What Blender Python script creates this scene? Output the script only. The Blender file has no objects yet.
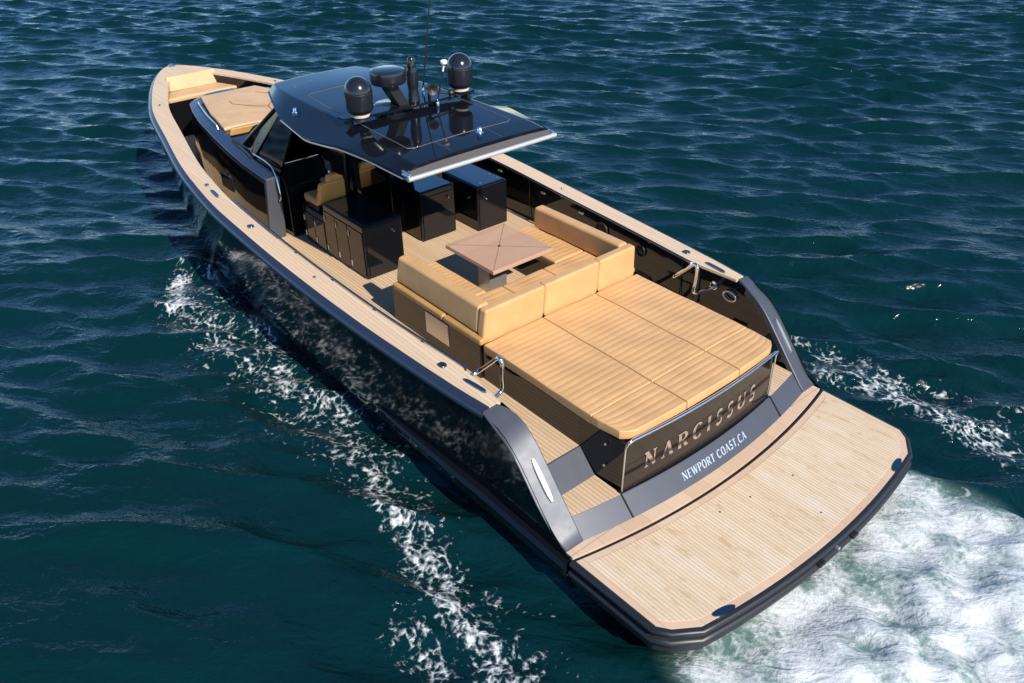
import bpy, bmesh, math, random
import numpy as np
from mathutils import Vector, Matrix
random.seed(7)
rng = np.random.default_rng(11)
R = math.radians
scn = bpy.context.scene
col = scn.collection

# ------------------------------------------------------------------ camera
cam = bpy.data.cameras.new('camera')
cam.sensor_fit = 'HORIZONTAL'; cam.sensor_width = 36.0
cam.lens = 36.0 * 835.9 / 1024.0
cam.clip_start = 0.1; cam.clip_end = 6000
cam_o = bpy.data.objects.new('camera', cam); col.objects.link(cam_o)
YAW, PIT, ROLL = -0.6895, 0.5756, -0.0174
fw = Vector((math.cos(PIT)*math.cos(YAW), math.cos(PIT)*math.sin(YAW), -math.sin(PIT)))
rt = Vector((math.sin(YAW), -math.cos(YAW), 0)); up = rt.cross(fw)
r2 = rt*math.cos(ROLL) + up*math.sin(ROLL); u2 = -rt*math.sin(ROLL) + up*math.cos(ROLL)
cam_o.matrix_world = Matrix(((r2.x, u2.x, -fw.x, -4.1285), (r2.y, u2.y, -fw.y, 6.317), (r2.z, u2.z, -fw.z, 6.877), (0, 0, 0, 1)))
scn.camera = cam_o

# ------------------------------------------------------------------ sky, sun, exposure
SUN_EL, SUN_AZ = R(38), R(-3)
sd = Vector((-math.cos(SUN_EL)*math.cos(SUN_AZ), -math.cos(SUN_EL)*math.sin(SUN_AZ), math.sin(SUN_EL)))
world = bpy.data.worlds.new('World'); scn.world = world; world.use_nodes = True
wn = world.node_tree
sky = wn.nodes.new('ShaderNodeTexSky'); sky.sky_type = 'NISHITA'; sky.sun_disc = False
sky.sun_elevation = SUN_EL; sky.sun_rotation = math.atan2(sd.x, sd.y) % (2*math.pi)
sky.ozone_density = 3.0; sky.air_density = 0.8; sky.dust_density = 0.0
bg = wn.nodes['Background']; bg.inputs[1].default_value = 0.14
hsv = wn.nodes.new('ShaderNodeHueSaturation'); hsv.inputs['Saturation'].default_value = 1.2
wn.links.new(sky.outputs[0], hsv.inputs['Color']); wn.links.new(hsv.outputs[0], bg.inputs[0])
sun = bpy.data.lights.new('sun', 'SUN'); sun.energy = 5.0; sun.angle = R(0.53); sun.color = (1.0, 0.93, 0.82)
sun_o = bpy.data.objects.new('sun', sun); col.objects.link(sun_o)
sun_o.rotation_euler = (-sd).to_track_quat('-Z', 'Y').to_euler(); sun_o.location = (-10, -3, 12)
scn.view_settings.view_transform = 'Standard'; scn.view_settings.look = 'None'
scn.view_settings.exposure = 0.34; scn.view_settings.gamma = 1.0; scn.view_settings.use_curve_mapping = False
scn.render.engine = 'CYCLES'
scn.cycles.use_denoising = True
scn.cycles.max_bounces = 8; scn.cycles.glossy_bounces = 5; scn.cycles.diffuse_bounces = 3
scn.cycles.sample_clamp_indirect = 4.0

# ------------------------------------------------------------------ material helpers
def new_mat(name, color=(.5, .5, .5), rough=.5, metal=0.0, coat=0.0, spec=.5, ior=1.5):
    m = bpy.data.materials.new(name); m.use_nodes = True
    b = m.node_tree.nodes['Principled BSDF']
    b.inputs['Base Color'].default_value = (*color, 1); b.inputs['Roughness'].default_value = rough
    b.inputs['Metallic'].default_value = metal; b.inputs['Coat Weight'].default_value = coat
    b.inputs['Coat Roughness'].default_value = .03
    b.inputs['IOR'].default_value = ior
    return m, m.node_tree, b

class NG:
    """tiny wrapper for building node graphs"""
    def __init__(s, nt): s.nt = nt
    def n(s, t, **kw):
        x = s.nt.nodes.new(t)
        for k, v in kw.items(): setattr(x, k, v)
        return x
    def put(s, x, i, v):
        if isinstance(v, bpy.types.NodeSocket): s.nt.links.new(v, x.inputs[i])
        else: x.inputs[i].default_value = v
    def math(s, op, a, b=0.0, c=0.0, clamp=False):
        x = s.n('ShaderNodeMath', operation=op); x.use_clamp = clamp
        s.put(x, 0, a); s.put(x, 1, b); s.put(x, 2, c)
        return x.outputs[0]
    def obj(s): return s.n('ShaderNodeTexCoord').outputs['Object']
    def mapping(s, v, scale=(1, 1, 1), loc=(0, 0, 0), rot=(0, 0, 0)):
        x = s.n('ShaderNodeMapping'); s.put(x, 0, v); x.inputs['Scale'].default_value = scale
        x.inputs['Location'].default_value = loc; x.inputs['Rotation'].default_value = rot
        return x.outputs[0]
    def noise(s, v, scale=5, detail=3, rough=.55, dist=0.0):
        x = s.n('ShaderNodeTexNoise'); s.put(x, 'Vector', v); s.put(x, 'Scale', scale)
        x.inputs['Detail'].default_value = detail; x.inputs['Roughness'].default_value = rough; x.inputs['Distortion'].default_value = dist
        return x.outputs[0]
    def ramp(s, f, stops):
        x = s.n('ShaderNodeValToRGB'); s.put(x, 0, f)
        e = x.color_ramp.elements
        while len(e) < len(stops): e.new(.5)
        for el, (p, c) in zip(e, stops):
            el.position = p; el.color = (*c, 1) if len(c) == 3 else c
        return x.outputs[0]
    def rng(s, v, a, b, c=0.0, d=1.0, smooth=True):
        x = s.n('ShaderNodeMapRange'); x.interpolation_type = 'SMOOTHSTEP' if smooth else 'LINEAR'
        s.put(x, 0, v); s.put(x, 1, a); s.put(x, 2, b); s.put(x, 3, c); s.put(x, 4, d)
        return x.outputs[0]
    def mix(s, f, a, b, mode='MIX'):
        x = s.n('ShaderNodeMix', data_type='RGBA', blend_type=mode)
        s.put(x, 0, f)
        for i, v in ((6, a), (7, b)):
            if isinstance(v, tuple) and len(v) == 3: v = (*v, 1)
            s.put(x, i, v)
        return x.outputs[2]
    def bump(s, h, strength=.3, dist=.01):
        x = s.n('ShaderNodeBump'); s.put(x, 'Height', h); x.inputs['Strength'].default_value = strength; x.inputs['Distance'].default_value = dist
        return x.outputs[0]

def teak(name, c_light, c_dark, caulk, width=.05, line=.12, axis=1, weather=.5, stain=None):
    m, nt, b = new_mat(name, rough=.62)
    g = NG(nt); o = g.obj()
    sep = g.n('ShaderNodeSeparateXYZ'); g.put(sep, 0, o)
    v = g.math('DIVIDE', sep.outputs[axis], width)
    fr = g.math('FRACT', v); idx = g.math('FLOOR', v)
    seam = g.math('SUBTRACT', 1.0, g.rng(g.math('ABSOLUTE', g.math('SUBTRACT', fr, .5)), .5-line, .5-line*.45))
    seam = g.math('SUBTRACT', 1.0, seam)
    wn_ = g.n('ShaderNodeTexWhiteNoise', noise_dimensions='1D'); g.put(wn_, 'W', idx)
    sc = (1.4, 22, 4) if axis == 1 else (22, 1.4, 4)
    grain = g.noise(g.mapping(o, sc), 3.0, 5, .65)
    blot = g.noise(o, 1.7, 4, .6)
    f = g.math('ADD', g.math('MULTIPLY', grain, .75), g.math('MULTIPLY', wn_.outputs[0], .45))
    f = g.math('ADD', f, g.math('MULTIPLY', g.math('SUBTRACT', blot, .5), weather))
    base = g.mix(g.rng(f, .15, .95), c_dark, c_light)
    if stain:
        st = g.noise(g.mapping(o, (2.2, 7, 1)), 1.6, 5, .7)
        base = g.mix(g.math('MULTIPLY', g.rng(st, .53, .67), .7), base, stain)
        pale = g.noise(g.mapping(o, (1.2, 2.5, 1), (3, 1, 0)), 1.1, 5, .65)
        base = g.mix(g.math('MULTIPLY', g.rng(pale, .48, .66), .55), base, (.74, .63, .50))
    c = g.mix(g.math('MULTIPLY', seam, .85), base, caulk)
    nt.links.new(c, b.inputs['Base Color'])
    h = g.math('SUBTRACT', g.math('MULTIPLY', grain, .3), seam)
    nt.links.new(g.bump(h, .35, .004), b.inputs['Normal'])
    return m

M = {}
M['teak'] = teak('teak_planking', (.66, .48, .31), (.56, .39, .235), (.30, .19, .115), .05, .11, 1, .3)
M['teak_cap'] = teak('teak_gunwale', (.69, .52, .36), (.61, .445, .29), (.43, .285, .17), .055, .07, 1, .25)
M['teak_bleached'] = teak('teak_bleached', (.70, .55, .385), (.63, .475, .31), (.48, .335, .195), .042, .15, 1, .45, (.50, .315, .145))
M['teak_cross'] = teak('teak_edge_trim', (.64, .46, .32), (.55, .38, .25), (.40, .26, .16), .30, .01, 1, .3)
M['table_wood'] = teak('table_wood', (.54, .335, .225), (.45, .265, .17), (.36, .20, .12), .30, .01, 0, .45)

def leather(name, c, rough=.42):
    m, nt, b = new_mat(name, c, rough)
    g = NG(nt); o = g.obj()
    n1 = g.noise(o, 2.3, 4, .6); n2 = g.noise(o, 160, 3, .6)
    cc = g.mix(g.rng(n1, .3, .7), tuple(x*.9 for x in c), tuple(min(1, x*1.07) for x in c))
    nt.links.new(cc, b.inputs['Base Color'])
    nt.links.new(g.bump(g.math('ADD', g.math('MULTIPLY', n2, .12), g.math('MULTIPLY', g.noise(o, 7, 3, .5), .3)), .35, .006), b.inputs['Normal'])
    b.inputs['Sheen Weight'].default_value = .05
    return m
M['tan'] = leather('tan_leather', (.61, .345, .145))
M['seat_tan'] = leather('shade_warmed_seat_leather', (.72, .30, .075))  # tan leather with warmth painted in to offset blue skylight under the hardtop
M['tan_top'] = leather('quilted_tan_leather', (.62, .355, .15), .45)
M['tan_trim'] = leather('tan_trim_leather', (.46, .255, .08), .4)
M['bow_tan'] = leather('bow_cushion_fabric', (.60, .375, .19), .6)

def gloss(name, c, rough=.045, orange=.006):
    m, nt, b = new_mat(name, c, rough, coat=0.0)
    g = NG(nt)
    nt.links.new(g.bump(g.noise(g.obj(), 5, 2, .5), orange*4, .01), b.inputs['Normal'])
    nt.links.new(g.rng(g.noise(g.obj(), 3, 4, .6), .3, .75, rough*.7, rough*1.8), b.inputs['Roughness'])
    return m
M['black'] = gloss('black_lacquer', (.006, .006, .0075))
M['hull_black'] = gloss('hull_black', (.005, .006, .009), .06, .004)
M['hardtop'] = gloss('hardtop_lacquer', (.006, .007, .010), .04, .003)
M['brown_gloss'] = gloss('bronze_black_lacquer', (.016, .012, .009), .06)
def metal_paint(name, c, metal=.45, rough=.34):
    m, nt, b = new_mat(name, c, rough, metal, coat=.0)
    b.inputs['Coat Roughness'].default_value = .22
    g = NG(nt); n = g.noise(g.obj(), 6, 5, .6)
    nt.links.new(g.rng(n, .3, .7, rough*.95, rough*1.08), b.inputs['Roughness'])
    nt.links.new(g.bump(g.noise(g.obj(), 350, 2, .5), .04, .002), b.inputs['Normal'])
    return m
M['grey'] = metal_paint('gunmetal_paint', (.072, .078, .096), .25, .44)
M['band'] = metal_paint('gunmetal_band', (.045, .06, .10), .5, .25)
M['rubber'] = new_mat('black_rubber', (.016, .017, .021), .42)[0]
M['chrome'] = new_mat('polished_steel', (.78, .79, .80), .09, 1.0)[0]
M['brushed'] = new_mat('brushed_steel', (.60, .57, .53), .36, .8)[0]
M['silver'] = new_mat('anodised_silver', (.66, .66, .66), .38, .55)[0]
M['radome'] = new_mat('radome_black', (.012, .012, .015), .2, 0, .5)[0]
M['matte_black'] = new_mat('matte_black', (.012, .012, .013), .5)[0]
M['white'] = new_mat('white_plastic', (.78, .77, .74), .35)[0]
M['ring_white'] = new_mat('mount_ring_beige', (.62, .52, .42), .5)[0]
M['awning'] = new_mat('awning_fabric', (.075, .066, .064), .85)[0]
M['text_white'] = new_mat('white_lettering', (.38, .44, .54), .4)[0]
M['cleat'] = new_mat('dark_steel_fitting', (.26, .28, .31), .22, 1.0)[0]
M['screen'] = new_mat('screen_glass', (.01, .012, .016), .05, 0, 1)[0]
M['seam'] = new_mat('seam_black', (.008, .008, .009), .6)[0]
M['pin'] = new_mat('pinstripe_seal', (.10, .095, .09), .4)[0]
mg, ntg, bg_ = new_mat('smoked_glass', (.004, .004, .005), .05, ior=1.22)
bg_.inputs['Transmission Weight'].default_value = .12
M['glass'] = mg

# ------------------------------------------------------------------ mesh builder
class MB:
    def __init__(s): s.bm = bmesh.new(); s.mi = 0
    def _hex(s, p, bev=0, seg=2):
        vs = [s.bm.verts.new(q) for q in p]
        fs = [s.bm.faces.new([vs[i] for i in f]) for f in ((3, 2, 1, 0), (4, 5, 6, 7), (0, 1, 5, 4), (1, 2, 6, 5), (2, 3, 7, 6), (3, 0, 4, 7))]
        for f in fs: f.material_index = s.mi
        if bev > 0:
            es = list({e for f in fs for e in f.edges})
            r = bmesh.ops.bevel(s.bm, geom=es, offset=bev, segments=seg, profile=.5, affect='EDGES', clamp_overlap=True)
            for f in r['faces']: f.material_index = s.mi
        return s
    def hexa(s, p, bev=0, seg=2): return s._hex(p, bev, seg)
    def box(s, x0, x1, y0, y1, z0, z1, bev=0, seg=2):
        if x0 > x1: x0, x1 = x1, x0
        if y0 > y1: y0, y1 = y1, y0
        return s._hex([(x0, y0, z0), (x1, y0, z0), (x1, y1, z0), (x0, y1, z0), (x0, y0, z1), (x1, y0, z1), (x1, y1, z1), (x0, y1, z1)], bev, seg)
    def prism(s, poly, z0, z1, bev=0, seg=2, fz=None):
        """horizontal polygon (x,y) extruded from z0 to z1; fz(x,y) adds to top"""
        a = 0
        for i in range(len(poly)):
            x1, y1 = poly[i-1][:2]; x2, y2 = poly[i][:2]; a += x1*y2 - x2*y1
        if a < 0: poly = poly[::-1]
        lo = [s.bm.verts.new((p[0], p[1], z0)) for p in poly]
        hi = [s.bm.verts.new((p[0], p[1], z1 + (fz(*p[:2]) if fz else 0))) for p in poly]
        n = len(poly)
        fs = [s.bm.faces.new(lo[::-1]), s.bm.faces.new(hi)] + [s.bm.faces.new((lo[i], lo[(i+1) % n], hi[(i+1) % n], hi[i])) for i in range(n)]
        for f in fs: f.material_index = s.mi
        if bev > 0:
            r = bmesh.ops.bevel(s.bm, geom=list(fs[1].edges), offset=bev, segments=seg, profile=.5, affect='EDGES', clamp_overlap=True)
            for f in r['faces']: f.material_index = s.mi
        return s
    def grid(s, rows, close_u=False, close_v=False, flip=False):
        vs = [[s.bm.verts.new(p) for p in r] for r in rows]
        n, m = len(vs), len(vs[0])
        for i in range(n if close_u else n-1):
            for j in range(m if close_v else m-1):
                q = (vs[i][j], vs[i][(j+1) % m], vs[(i+1) % n][(j+1) % m], vs[(i+1) % n][j])
                q = q[::-1] if flip else q
                if len(set(q)) == 4:
                    try: s.bm.faces.new(q).material_index = s.mi
                    except ValueError: pass
        return vs
    def solid(s, sections):
        """closed loops lofted along, ends capped"""
        vs = s.grid(sections, close_v=True)
        for r, fl in ((vs[0], False), (vs[-1], True)):
            f = s.bm.faces.new(r[::-1] if fl else r); f.material_index = s.mi
        return s
    def tube(s, pts, r, n=10, cap=True):
        pts = [Vector(p) for p in pts]
        rows = []
        prev = None
        for i, p in enumerate(pts):
            t = ((pts[i+1] if i+1 < len(pts) else p) - (pts[i-1] if i else p)).normalized()
            if prev is None:
                a = Vector((0, 0, 1)) if abs(t.z) < .9 else Vector((1, 0, 0))
                u = t.cross(a).normalized()
            else:
                u = (prev - t*prev.dot(t)).normalized()
            w = t.cross(u); prev = u
            rr = r[i] if isinstance(r, (list, tuple)) else r
            rows.append([p + (u*math.cos(2*math.pi*k/n) + w*math.sin(2*math.pi*k/n))*rr for k in range(n)])
        vs = s.grid(rows, close_v=True)
        if cap:
            s.bm.faces.new(vs[0][::-1]).material_index = s.mi; s.bm.faces.new(vs[-1]).material_index = s.mi
        return s
    def lathe(s, c, prof, n=28, axis=(0, 0, 1)):
        ax = Vector(axis).normalized(); a = Vector((1, 0, 0)) if abs(ax.x) < .9 else Vector((0, 1, 0))
        u = ax.cross(a).normalized(); w = ax.cross(u); c = Vector(c)
        rows = [[c + ax*h + (u*math.cos(2*math.pi*k/n) + w*math.sin(2*math.pi*k/n))*max(r, 1e-4) for k in range(n)] for r, h in prof]
        vs = s.grid(rows, close_v=True)
        s.bm.faces.new(vs[0][::-1]).material_index = s.mi; s.bm.faces.new(vs[-1]).material_index = s.mi
        return s
    def build(s, name, mats, parent=None, origin=None, smooth=50):
        """links everything collected so far as ONE mesh object"""
        if not isinstance(mats, (list, tuple)): mats = [mats]
        bmesh.ops.recalc_face_normals(s.bm, faces=s.bm.faces[:])
        root = Vector((0, 0, 0))
        p = parent
        while p is not None: root += Vector(p.location); p = p.parent
        org = Vector(origin) if origin else root
        bmesh.ops.translate(s.bm, verts=s.bm.verts[:], vec=-org)
        me = bpy.data.meshes.new(name); s.bm.to_mesh(me); s.bm.free()
        for m in mats: me.materials.append(m)
        if smooth:
            me.polygons.foreach_set('use_smooth', [True]*len(me.polygons))
            me.set_sharp_from_angle(angle=R(smooth))
        o = bpy.data.objects.new(name, me); col.objects.link(o)
        if smooth:
            wm = o.modifiers.new('weighted', 'WEIGHTED_NORMAL'); wm.keep_sharp = True; wm.weight = 80
        o.parent = parent; o.location = org - root
        return o

def tag(o, label=None, cat=None, group=None, kind=None):
    if label: o['label'] = label
    if cat: o['category'] = cat
    if group: o['group'] = group
    if kind: o['kind'] = kind
    return o
def empty(name, loc):
    o = bpy.data.objects.new(name, None); col.objects.link(o); o.location = loc; o.empty_display_size = .2
    return o
def mir(pts): return [(p[0], -p[1], p[2]) for p in pts]
def smooth_path(pts, k=6):
    """Catmull-Rom"""
    P = [Vector(p) for p in pts]; P = [P[0]*2-P[1]] + P + [P[-1]*2-P[-2]]
    out = []
    for i in range(1, len(P)-2):
        for j in range(k):
            t = j/k; a, b, c, d = P[i-1:i+3]
            out.append(.5*((2*b) + (c-a)*t + (2*a-5*b+4*c-d)*t*t + (3*b-a-3*c+d)*t**3))
    out.append(P[-2]); return out

# ------------------------------------------------------------------ yacht lines
XS = [1.3, 1.8, 2.6, 3.6, 4.8, 5.9, 7.3, 8.9, 11.1, 12.4, 13.4, 14.0, 14.6, 15.0, 15.25, 15.36]
WS = [2.2, 2.26, 2.32, 2.38, 2.42, 2.44, 2.42, 2.27, 1.84, 1.55, 1.20, .955, .66, .42, .22, .0]
from bisect import bisect
def pch(xs, ys):
    """monotone-ish cubic interpolation"""
    n = len(xs); d = [(ys[i+1]-ys[i])/(xs[i+1]-xs[i]) for i in range(n-1)]
    m = [d[0]] + [0 if d[i-1]*d[i] <= 0 else 2*d[i-1]*d[i]/(d[i-1]+d[i]) for i in range(1, n-1)] + [d[-1]]
    def f(x):
        x = min(max(x, xs[0]), xs[-1]); i = min(max(bisect(xs, x)-1, 0), n-2)
        h = xs[i+1]-xs[i]; t = (x-xs[i])/h
        return (1+2*t)*(1-t)**2*ys[i] + t*(1-t)**2*h*m[i] + t*t*(3-2*t)*ys[i+1] + t*t*(t-1)*h*m[i+1]
    return f
_W = pch(XS, WS)
def Wd(x): return _W(x) if x > 1.3 else 2.2
Sh = pch([1.3, 4, 7, 10, 13, 15.4], [1.6, 1.665, 1.80, 1.90, 1.97, 2.01])
ARC = pch([.03, .10, .25, .42, .65, .80, .95, 1.10, 1.22, 1.34], [.506, .54, .70, .90, 1.175, 1.345, 1.475, 1.555, 1.588, 1.603])     # profile of the aft quarter
Wl = pch([-.2, 2, 4, 7, 8.5, 10.4, 12, 13.5, 14.6, 15.2], [2.16, 2.17, 2.17, 2.15, 2.08, 1.80, 1.30, .72, .26, .0])
def arc_x(y): return -.26*(1-(y/2.2)**2)
DECK = .96
yacht = tag(empty('motor_yacht', (0, 0, 0)), 'long black open motor yacht with teak decks cruising on dark blue water', 'yacht')

# hull shell
xs = [0.03, .1, .2, .3, .4, .5, .6, .7, .76, .82, .88, .94, 1.0, 1.06, 1.12, 1.18, 1.24, 1.29, 1.34] + list(np.linspace(1.6, 12.5, 34)) + [12.9, 13.3, 13.7, 14.0, 14.3, 14.6, 14.8, 15.0, 15.15, 15.25, 15.33, 15.36]
m = MB()
def hull_sec(x, sgn):
    top = Sh(x)-.095 if x > 1.34 else ARC(x)-.06*min(1, max(0, x-.1)*4)
    w = Wd(x); wl = min(Wl(min(x, 15.2)), w)
    if x > 15: wl = w*.55
    pts = []
    for t in (0, .12, .3, .5, .7, .85, 1.0):
        z = top + (0.0-top)*t
        y = w + (wl-w)*(t**1.15)
        pts.append((x - (.32*t*max(0, (x-13.5)/1.86)), sgn*y, z))
    pts.append((pts[-1][0]-.05*max(0, (x-13.5)/1.86), sgn*wl*.9, -.45)); pts.append((pts[-1][0], 0, -.6))
    return pts
for sgn in (1, -1):
    m.grid([hull_sec(x, sgn) for x in xs])
# closing transom plane below the deck line
a, b_ = hull_sec(xs[0], 1), hull_sec(xs[0], -1)
for i in range(len(a)-1):
    m.bm.faces.new([m.bm.verts.new(p) for p in (a[i], a[i+1], b_[i+1], b_[i])])
bmesh.ops.remove_doubles(m.bm, verts=m.bm.verts[:], dist=1e-4)
hull = m.build('hull', M['hull_black'], yacht)

# painted band under the gunwale, teak cap, bulwark lining
gx = [1.34] + list(np.linspace(1.6, 12.5, 40)) + [12.9, 13.3, 13.7, 14.0, 14.3, 14.6, 14.8, 15.0, 15.15, 15.25, 15.33]
CW = lambda x: .36 if x > 2 else .36-.14*(2-x)/.7
def inner(x): return max(Wd(x)-CW(x)-.02*max(0, x-9)*.5, .0)
for sgn in (1, -1):
    m = MB()
    m.grid([[(x, sgn*(Wd(x)-.085 if x < 15.2 else max(Wd(x)-.06, 0)), Sh(x)+.004), (x, sgn*(Wd(x)-.03), Sh(x)-.012), (x+.004*max(0, x-13), sgn*(Wd(x)+.012), Sh(x)-.05), (x+.004*max(0, x-13), sgn*(Wd(x)+.014), Sh(x)-.105), (x, sgn*(Wd(x)-.01), Sh(x)-.125)] for x in gx])
    m.build('rub_band', M['band'], yacht, smooth=50)
BX = 14.28    # aft edge of the bow deck
for sgn in (1, -1):
    m = MB()
    cx = [x for x in gx if x < BX] + [BX]
    m.solid([[(x, sgn*inner(x), Sh(x)-.03), (x, sgn*(Wd(x)-.08), Sh(x)-.03), (x, sgn*(Wd(x)-.08), Sh(x)+.006), (x, sgn*(inner(x)), Sh(x)+.006)] for x in cx])
    m.build('gunwale_cap', M['teak_cap'], yacht, smooth=20)
# teak bow deck
m = MB()
bxs = [BX+.002, 14.6, 14.8, 15.0, 15.15, 15.25, 15.31]
m.solid([[(x, max(Wd(x)-.08, .01), Sh(x)-.03), (x, -max(Wd(x)-.08, .01), Sh(x)-.03), (x, -max(Wd(x)-.08, .01), Sh(x)+.006), (x, max(Wd(x)-.08, .01), Sh(x)+.006)] for x in bxs])
m.build('bow_deck', M['teak_cap'], yacht, smooth=20)
lining = {}
for sgn in (1, -1):
    m = MB()
    lx = [.34, .42, .5, .6, .7, .8, .88, .95, 1.02, 1.1, 1.2, 1.33] + [x for x in gx if 1.5 < x < BX] + [BX]
    def lz(x): return (Sh(x)-.032) if x > 1.35 else ARC(x)-.02
    yy = lambda x: sgn*(inner(x)+.012 if x > 1.34 else 1.955)
    zf = lambda x: .99 if x > .84 else .70
    m.grid([[(x, yy(x), lz(x)), (x, yy(x)+sgn*.012, (lz(x)+.95)/2 if x > .84 else (lz(x)+.7)/2), (x, yy(x)+sgn*.03, .95 if x > .84 else .69)] for x in lx])
    lining[sgn] = m.build('bulwark_lining', M['black'], yacht, smooth=30)
# panel joints, speakers, latches, shore power inlet on the lining
for sgn in (1, -1):
    for px in (5.55, 7.3, 2.2):
        m = MB(); y = sgn*(inner(px)+.012)
        m.box(px-.006, px+.006, y-.006, y+.006, .98, Sh(px)-.06)
        m.build('panel_joint', M['seam'], lining[sgn])
    for px, rad in ((3.83, .13), (3.0, .095)):
        m = MB(); y = sgn*(inner(px)+.02)
        m.lathe((px, y, 1.42 if px > 3.5 else 1.4), [(rad, -.01), (rad, .025), (rad*.92, .035), (rad*.8, .03), (rad*.78, .012), (rad*.2, .022), (0, .024)], 26, (0, -sgn, 0))
        m.build('speaker', M['matte_black'], lining[sgn])
    for px in (4.3, 5.2, 6.3):
        m = MB(); y = sgn*(inner(px)+.015)
        m.box(px-.05, px+.05, y-.02*sgn, y+.005*sgn, Sh(px)-.16, Sh(px)-.13, .006); m.build('latch', M['brushed'], lining[sgn])
    m = MB(); m.lathe((1.66, sgn*1.97, 1.40), [(.06, -.01), (.06, .02), (.035, .03), (.03, .06), (0, .065)], 20, (0, -sgn, 0)); m.build('shower_knob', M['chrome'], lining[sgn])
    m = MB()
    ring = [(1.38+.10*math.cos(t), sgn*1.935, 1.36+.065*math.sin(t)) for t in np.linspace(0, 2*math.pi, 25)[:-1]]
    m.tube(ring+[ring[0]], .012, 8, False); m.build('inlet_ring', M['chrome'], lining[sgn])
    m = MB(); m.box(1.1, 1.32, sgn*1.93, sgn*1.96, .0+1.0, 1.02); m.build('hatch_step', M['matte_black'], lining[sgn])
    m = MB(); m.box(1.9, 1.96, sgn*1.90, sgn*1.97, 1.0, 1.56, .01); m.build('gate_post', M['matte_black'], lining[sgn])

# slim rail along the inner edge of the cap
for sgn in (1, -1):
    pts = [(x, sgn*(inner(x)-.035), Sh(x)+.012) for x in np.linspace(2.12, 7.7, 30)]
    pts = [(2.02, sgn*(inner(2.0)+.02), Sh(2)-.03), (2.05, sgn*(inner(2.05)-.03), Sh(2.1)-.0)] + pts + [(7.76, sgn*(inner(7.8)-.03), Sh(7.8)-.03)]
    m = MB(); m.tube(pts, .017, 8)
    for x in np.arange(2.8, 7.6, .95): m.box(x-.015, x+.015, sgn*(inner(x)-.05), sgn*(inner(x)+.02), Sh(x)-.02, Sh(x)+.004)
    m.build('toe_rail', M['cleat'], yacht)

# aft quarter arches
for sgn in (1, -1):
    m = MB()
    ax_ = [.10, .15, .2, .3, .4, .5, .6, .7, .76, .82, .88, .94, 1.0, 1.06, 1.12, 1.18, 1.24, 1.29, 1.34]
    def asec(x):
        z = ARC(x); d = .07
        wi = 1.935 + .085*max(0, (x-1.0)/.34)**2; o_ = 2.215 - .05*max(0, (.5-x)/.5)
        b_ = min(.10, max(.02, (z-.5)*.5), .03+.07*min(1, max(0, (1.34-x)/.2))); d = b_ + .02
        return [(x, sgn*wi, z-d), (x, sgn*o_, z-d), (x, sgn*(o_+.004), z-b_), (x, sgn*(o_-.008), z-b_+.012), (x, sgn*(wi+.012), z), (x, sgn*wi, z-.012)]
    m.solid([asec(x) for x in ax_])
    arch = m.build('quarter_arch', M['grey'], yacht, smooth=22)
    m = MB()
    q = []
    for x in np.linspace(.44, .74, 9):
        q.append((x, ARC(x)))
    m.solid([[(x, sgn*(2.065-h), z-.06), (x, sgn*(2.065+h), z-.06), (x-.012, sgn*(2.065+h*.7), z-.022), (x-.012, sgn*(2.065-h*.7), z-.014)] for (x, z), h in zip(q, (.012, .028, .034, .036, .036, .036, .034, .028, .012))])
    m.build('fairlead', M['brushed'], arch)

# spray rails low on the quarters
for sgn in (1, -1):
    for z0, z1, dy, x1 in ((.30, .46, .13, 3.55), (.16, .28, .07, 3.1)):
        m = MB()
        secs = []
        for x in np.linspace(.02, x1, 20):
            t = min(1, (x1-x)/1.6); t = t**.6; h = (z1-z0)*max(.12, t)
            y = sgn*(2.165 if x < 1.3 else 2.165 + .035*(x-1.3)); c = (z0+z1)/2 + .05*(x/x1)
            o_ = sgn*max(.02, dy*t)
            secs.append([(x, y, c-h/2), (x, y+o_*.7, c-h/2), (x, y+o_, c-h*.2), (x, y+o_, c+h*.25), (x, y+o_*.7, c+h/2), (x, y, c+h/2)])
        m.solid(secs); m.build('spray_rail', M['hull_black'], hull, smooth=40)

# ------------------------------------------------------------------ decks
m = MB()
dx = list(np.linspace(.84, 14.2, 40))
m.solid([[(x, inner(x)+.045 if x > 1.34 else 1.98, DECK), (x, -(inner(x)+.045 if x > 1.34 else 1.98), DECK), (x, -(inner(x)+.045 if x > 1.34 else 1.98), DECK-.06), (x, (inner(x)+.045 if x > 1.34 else 1.98), DECK-.06)] for x in dx])
deck = m.build('main_deck', M['teak'], yacht, smooth=20)
m = MB(); m.box(2.5, 4.44, -1.28, 1.28, DECK-.01, 1.10, .01); m.build('raised_sole', M['teak'], deck)

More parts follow.
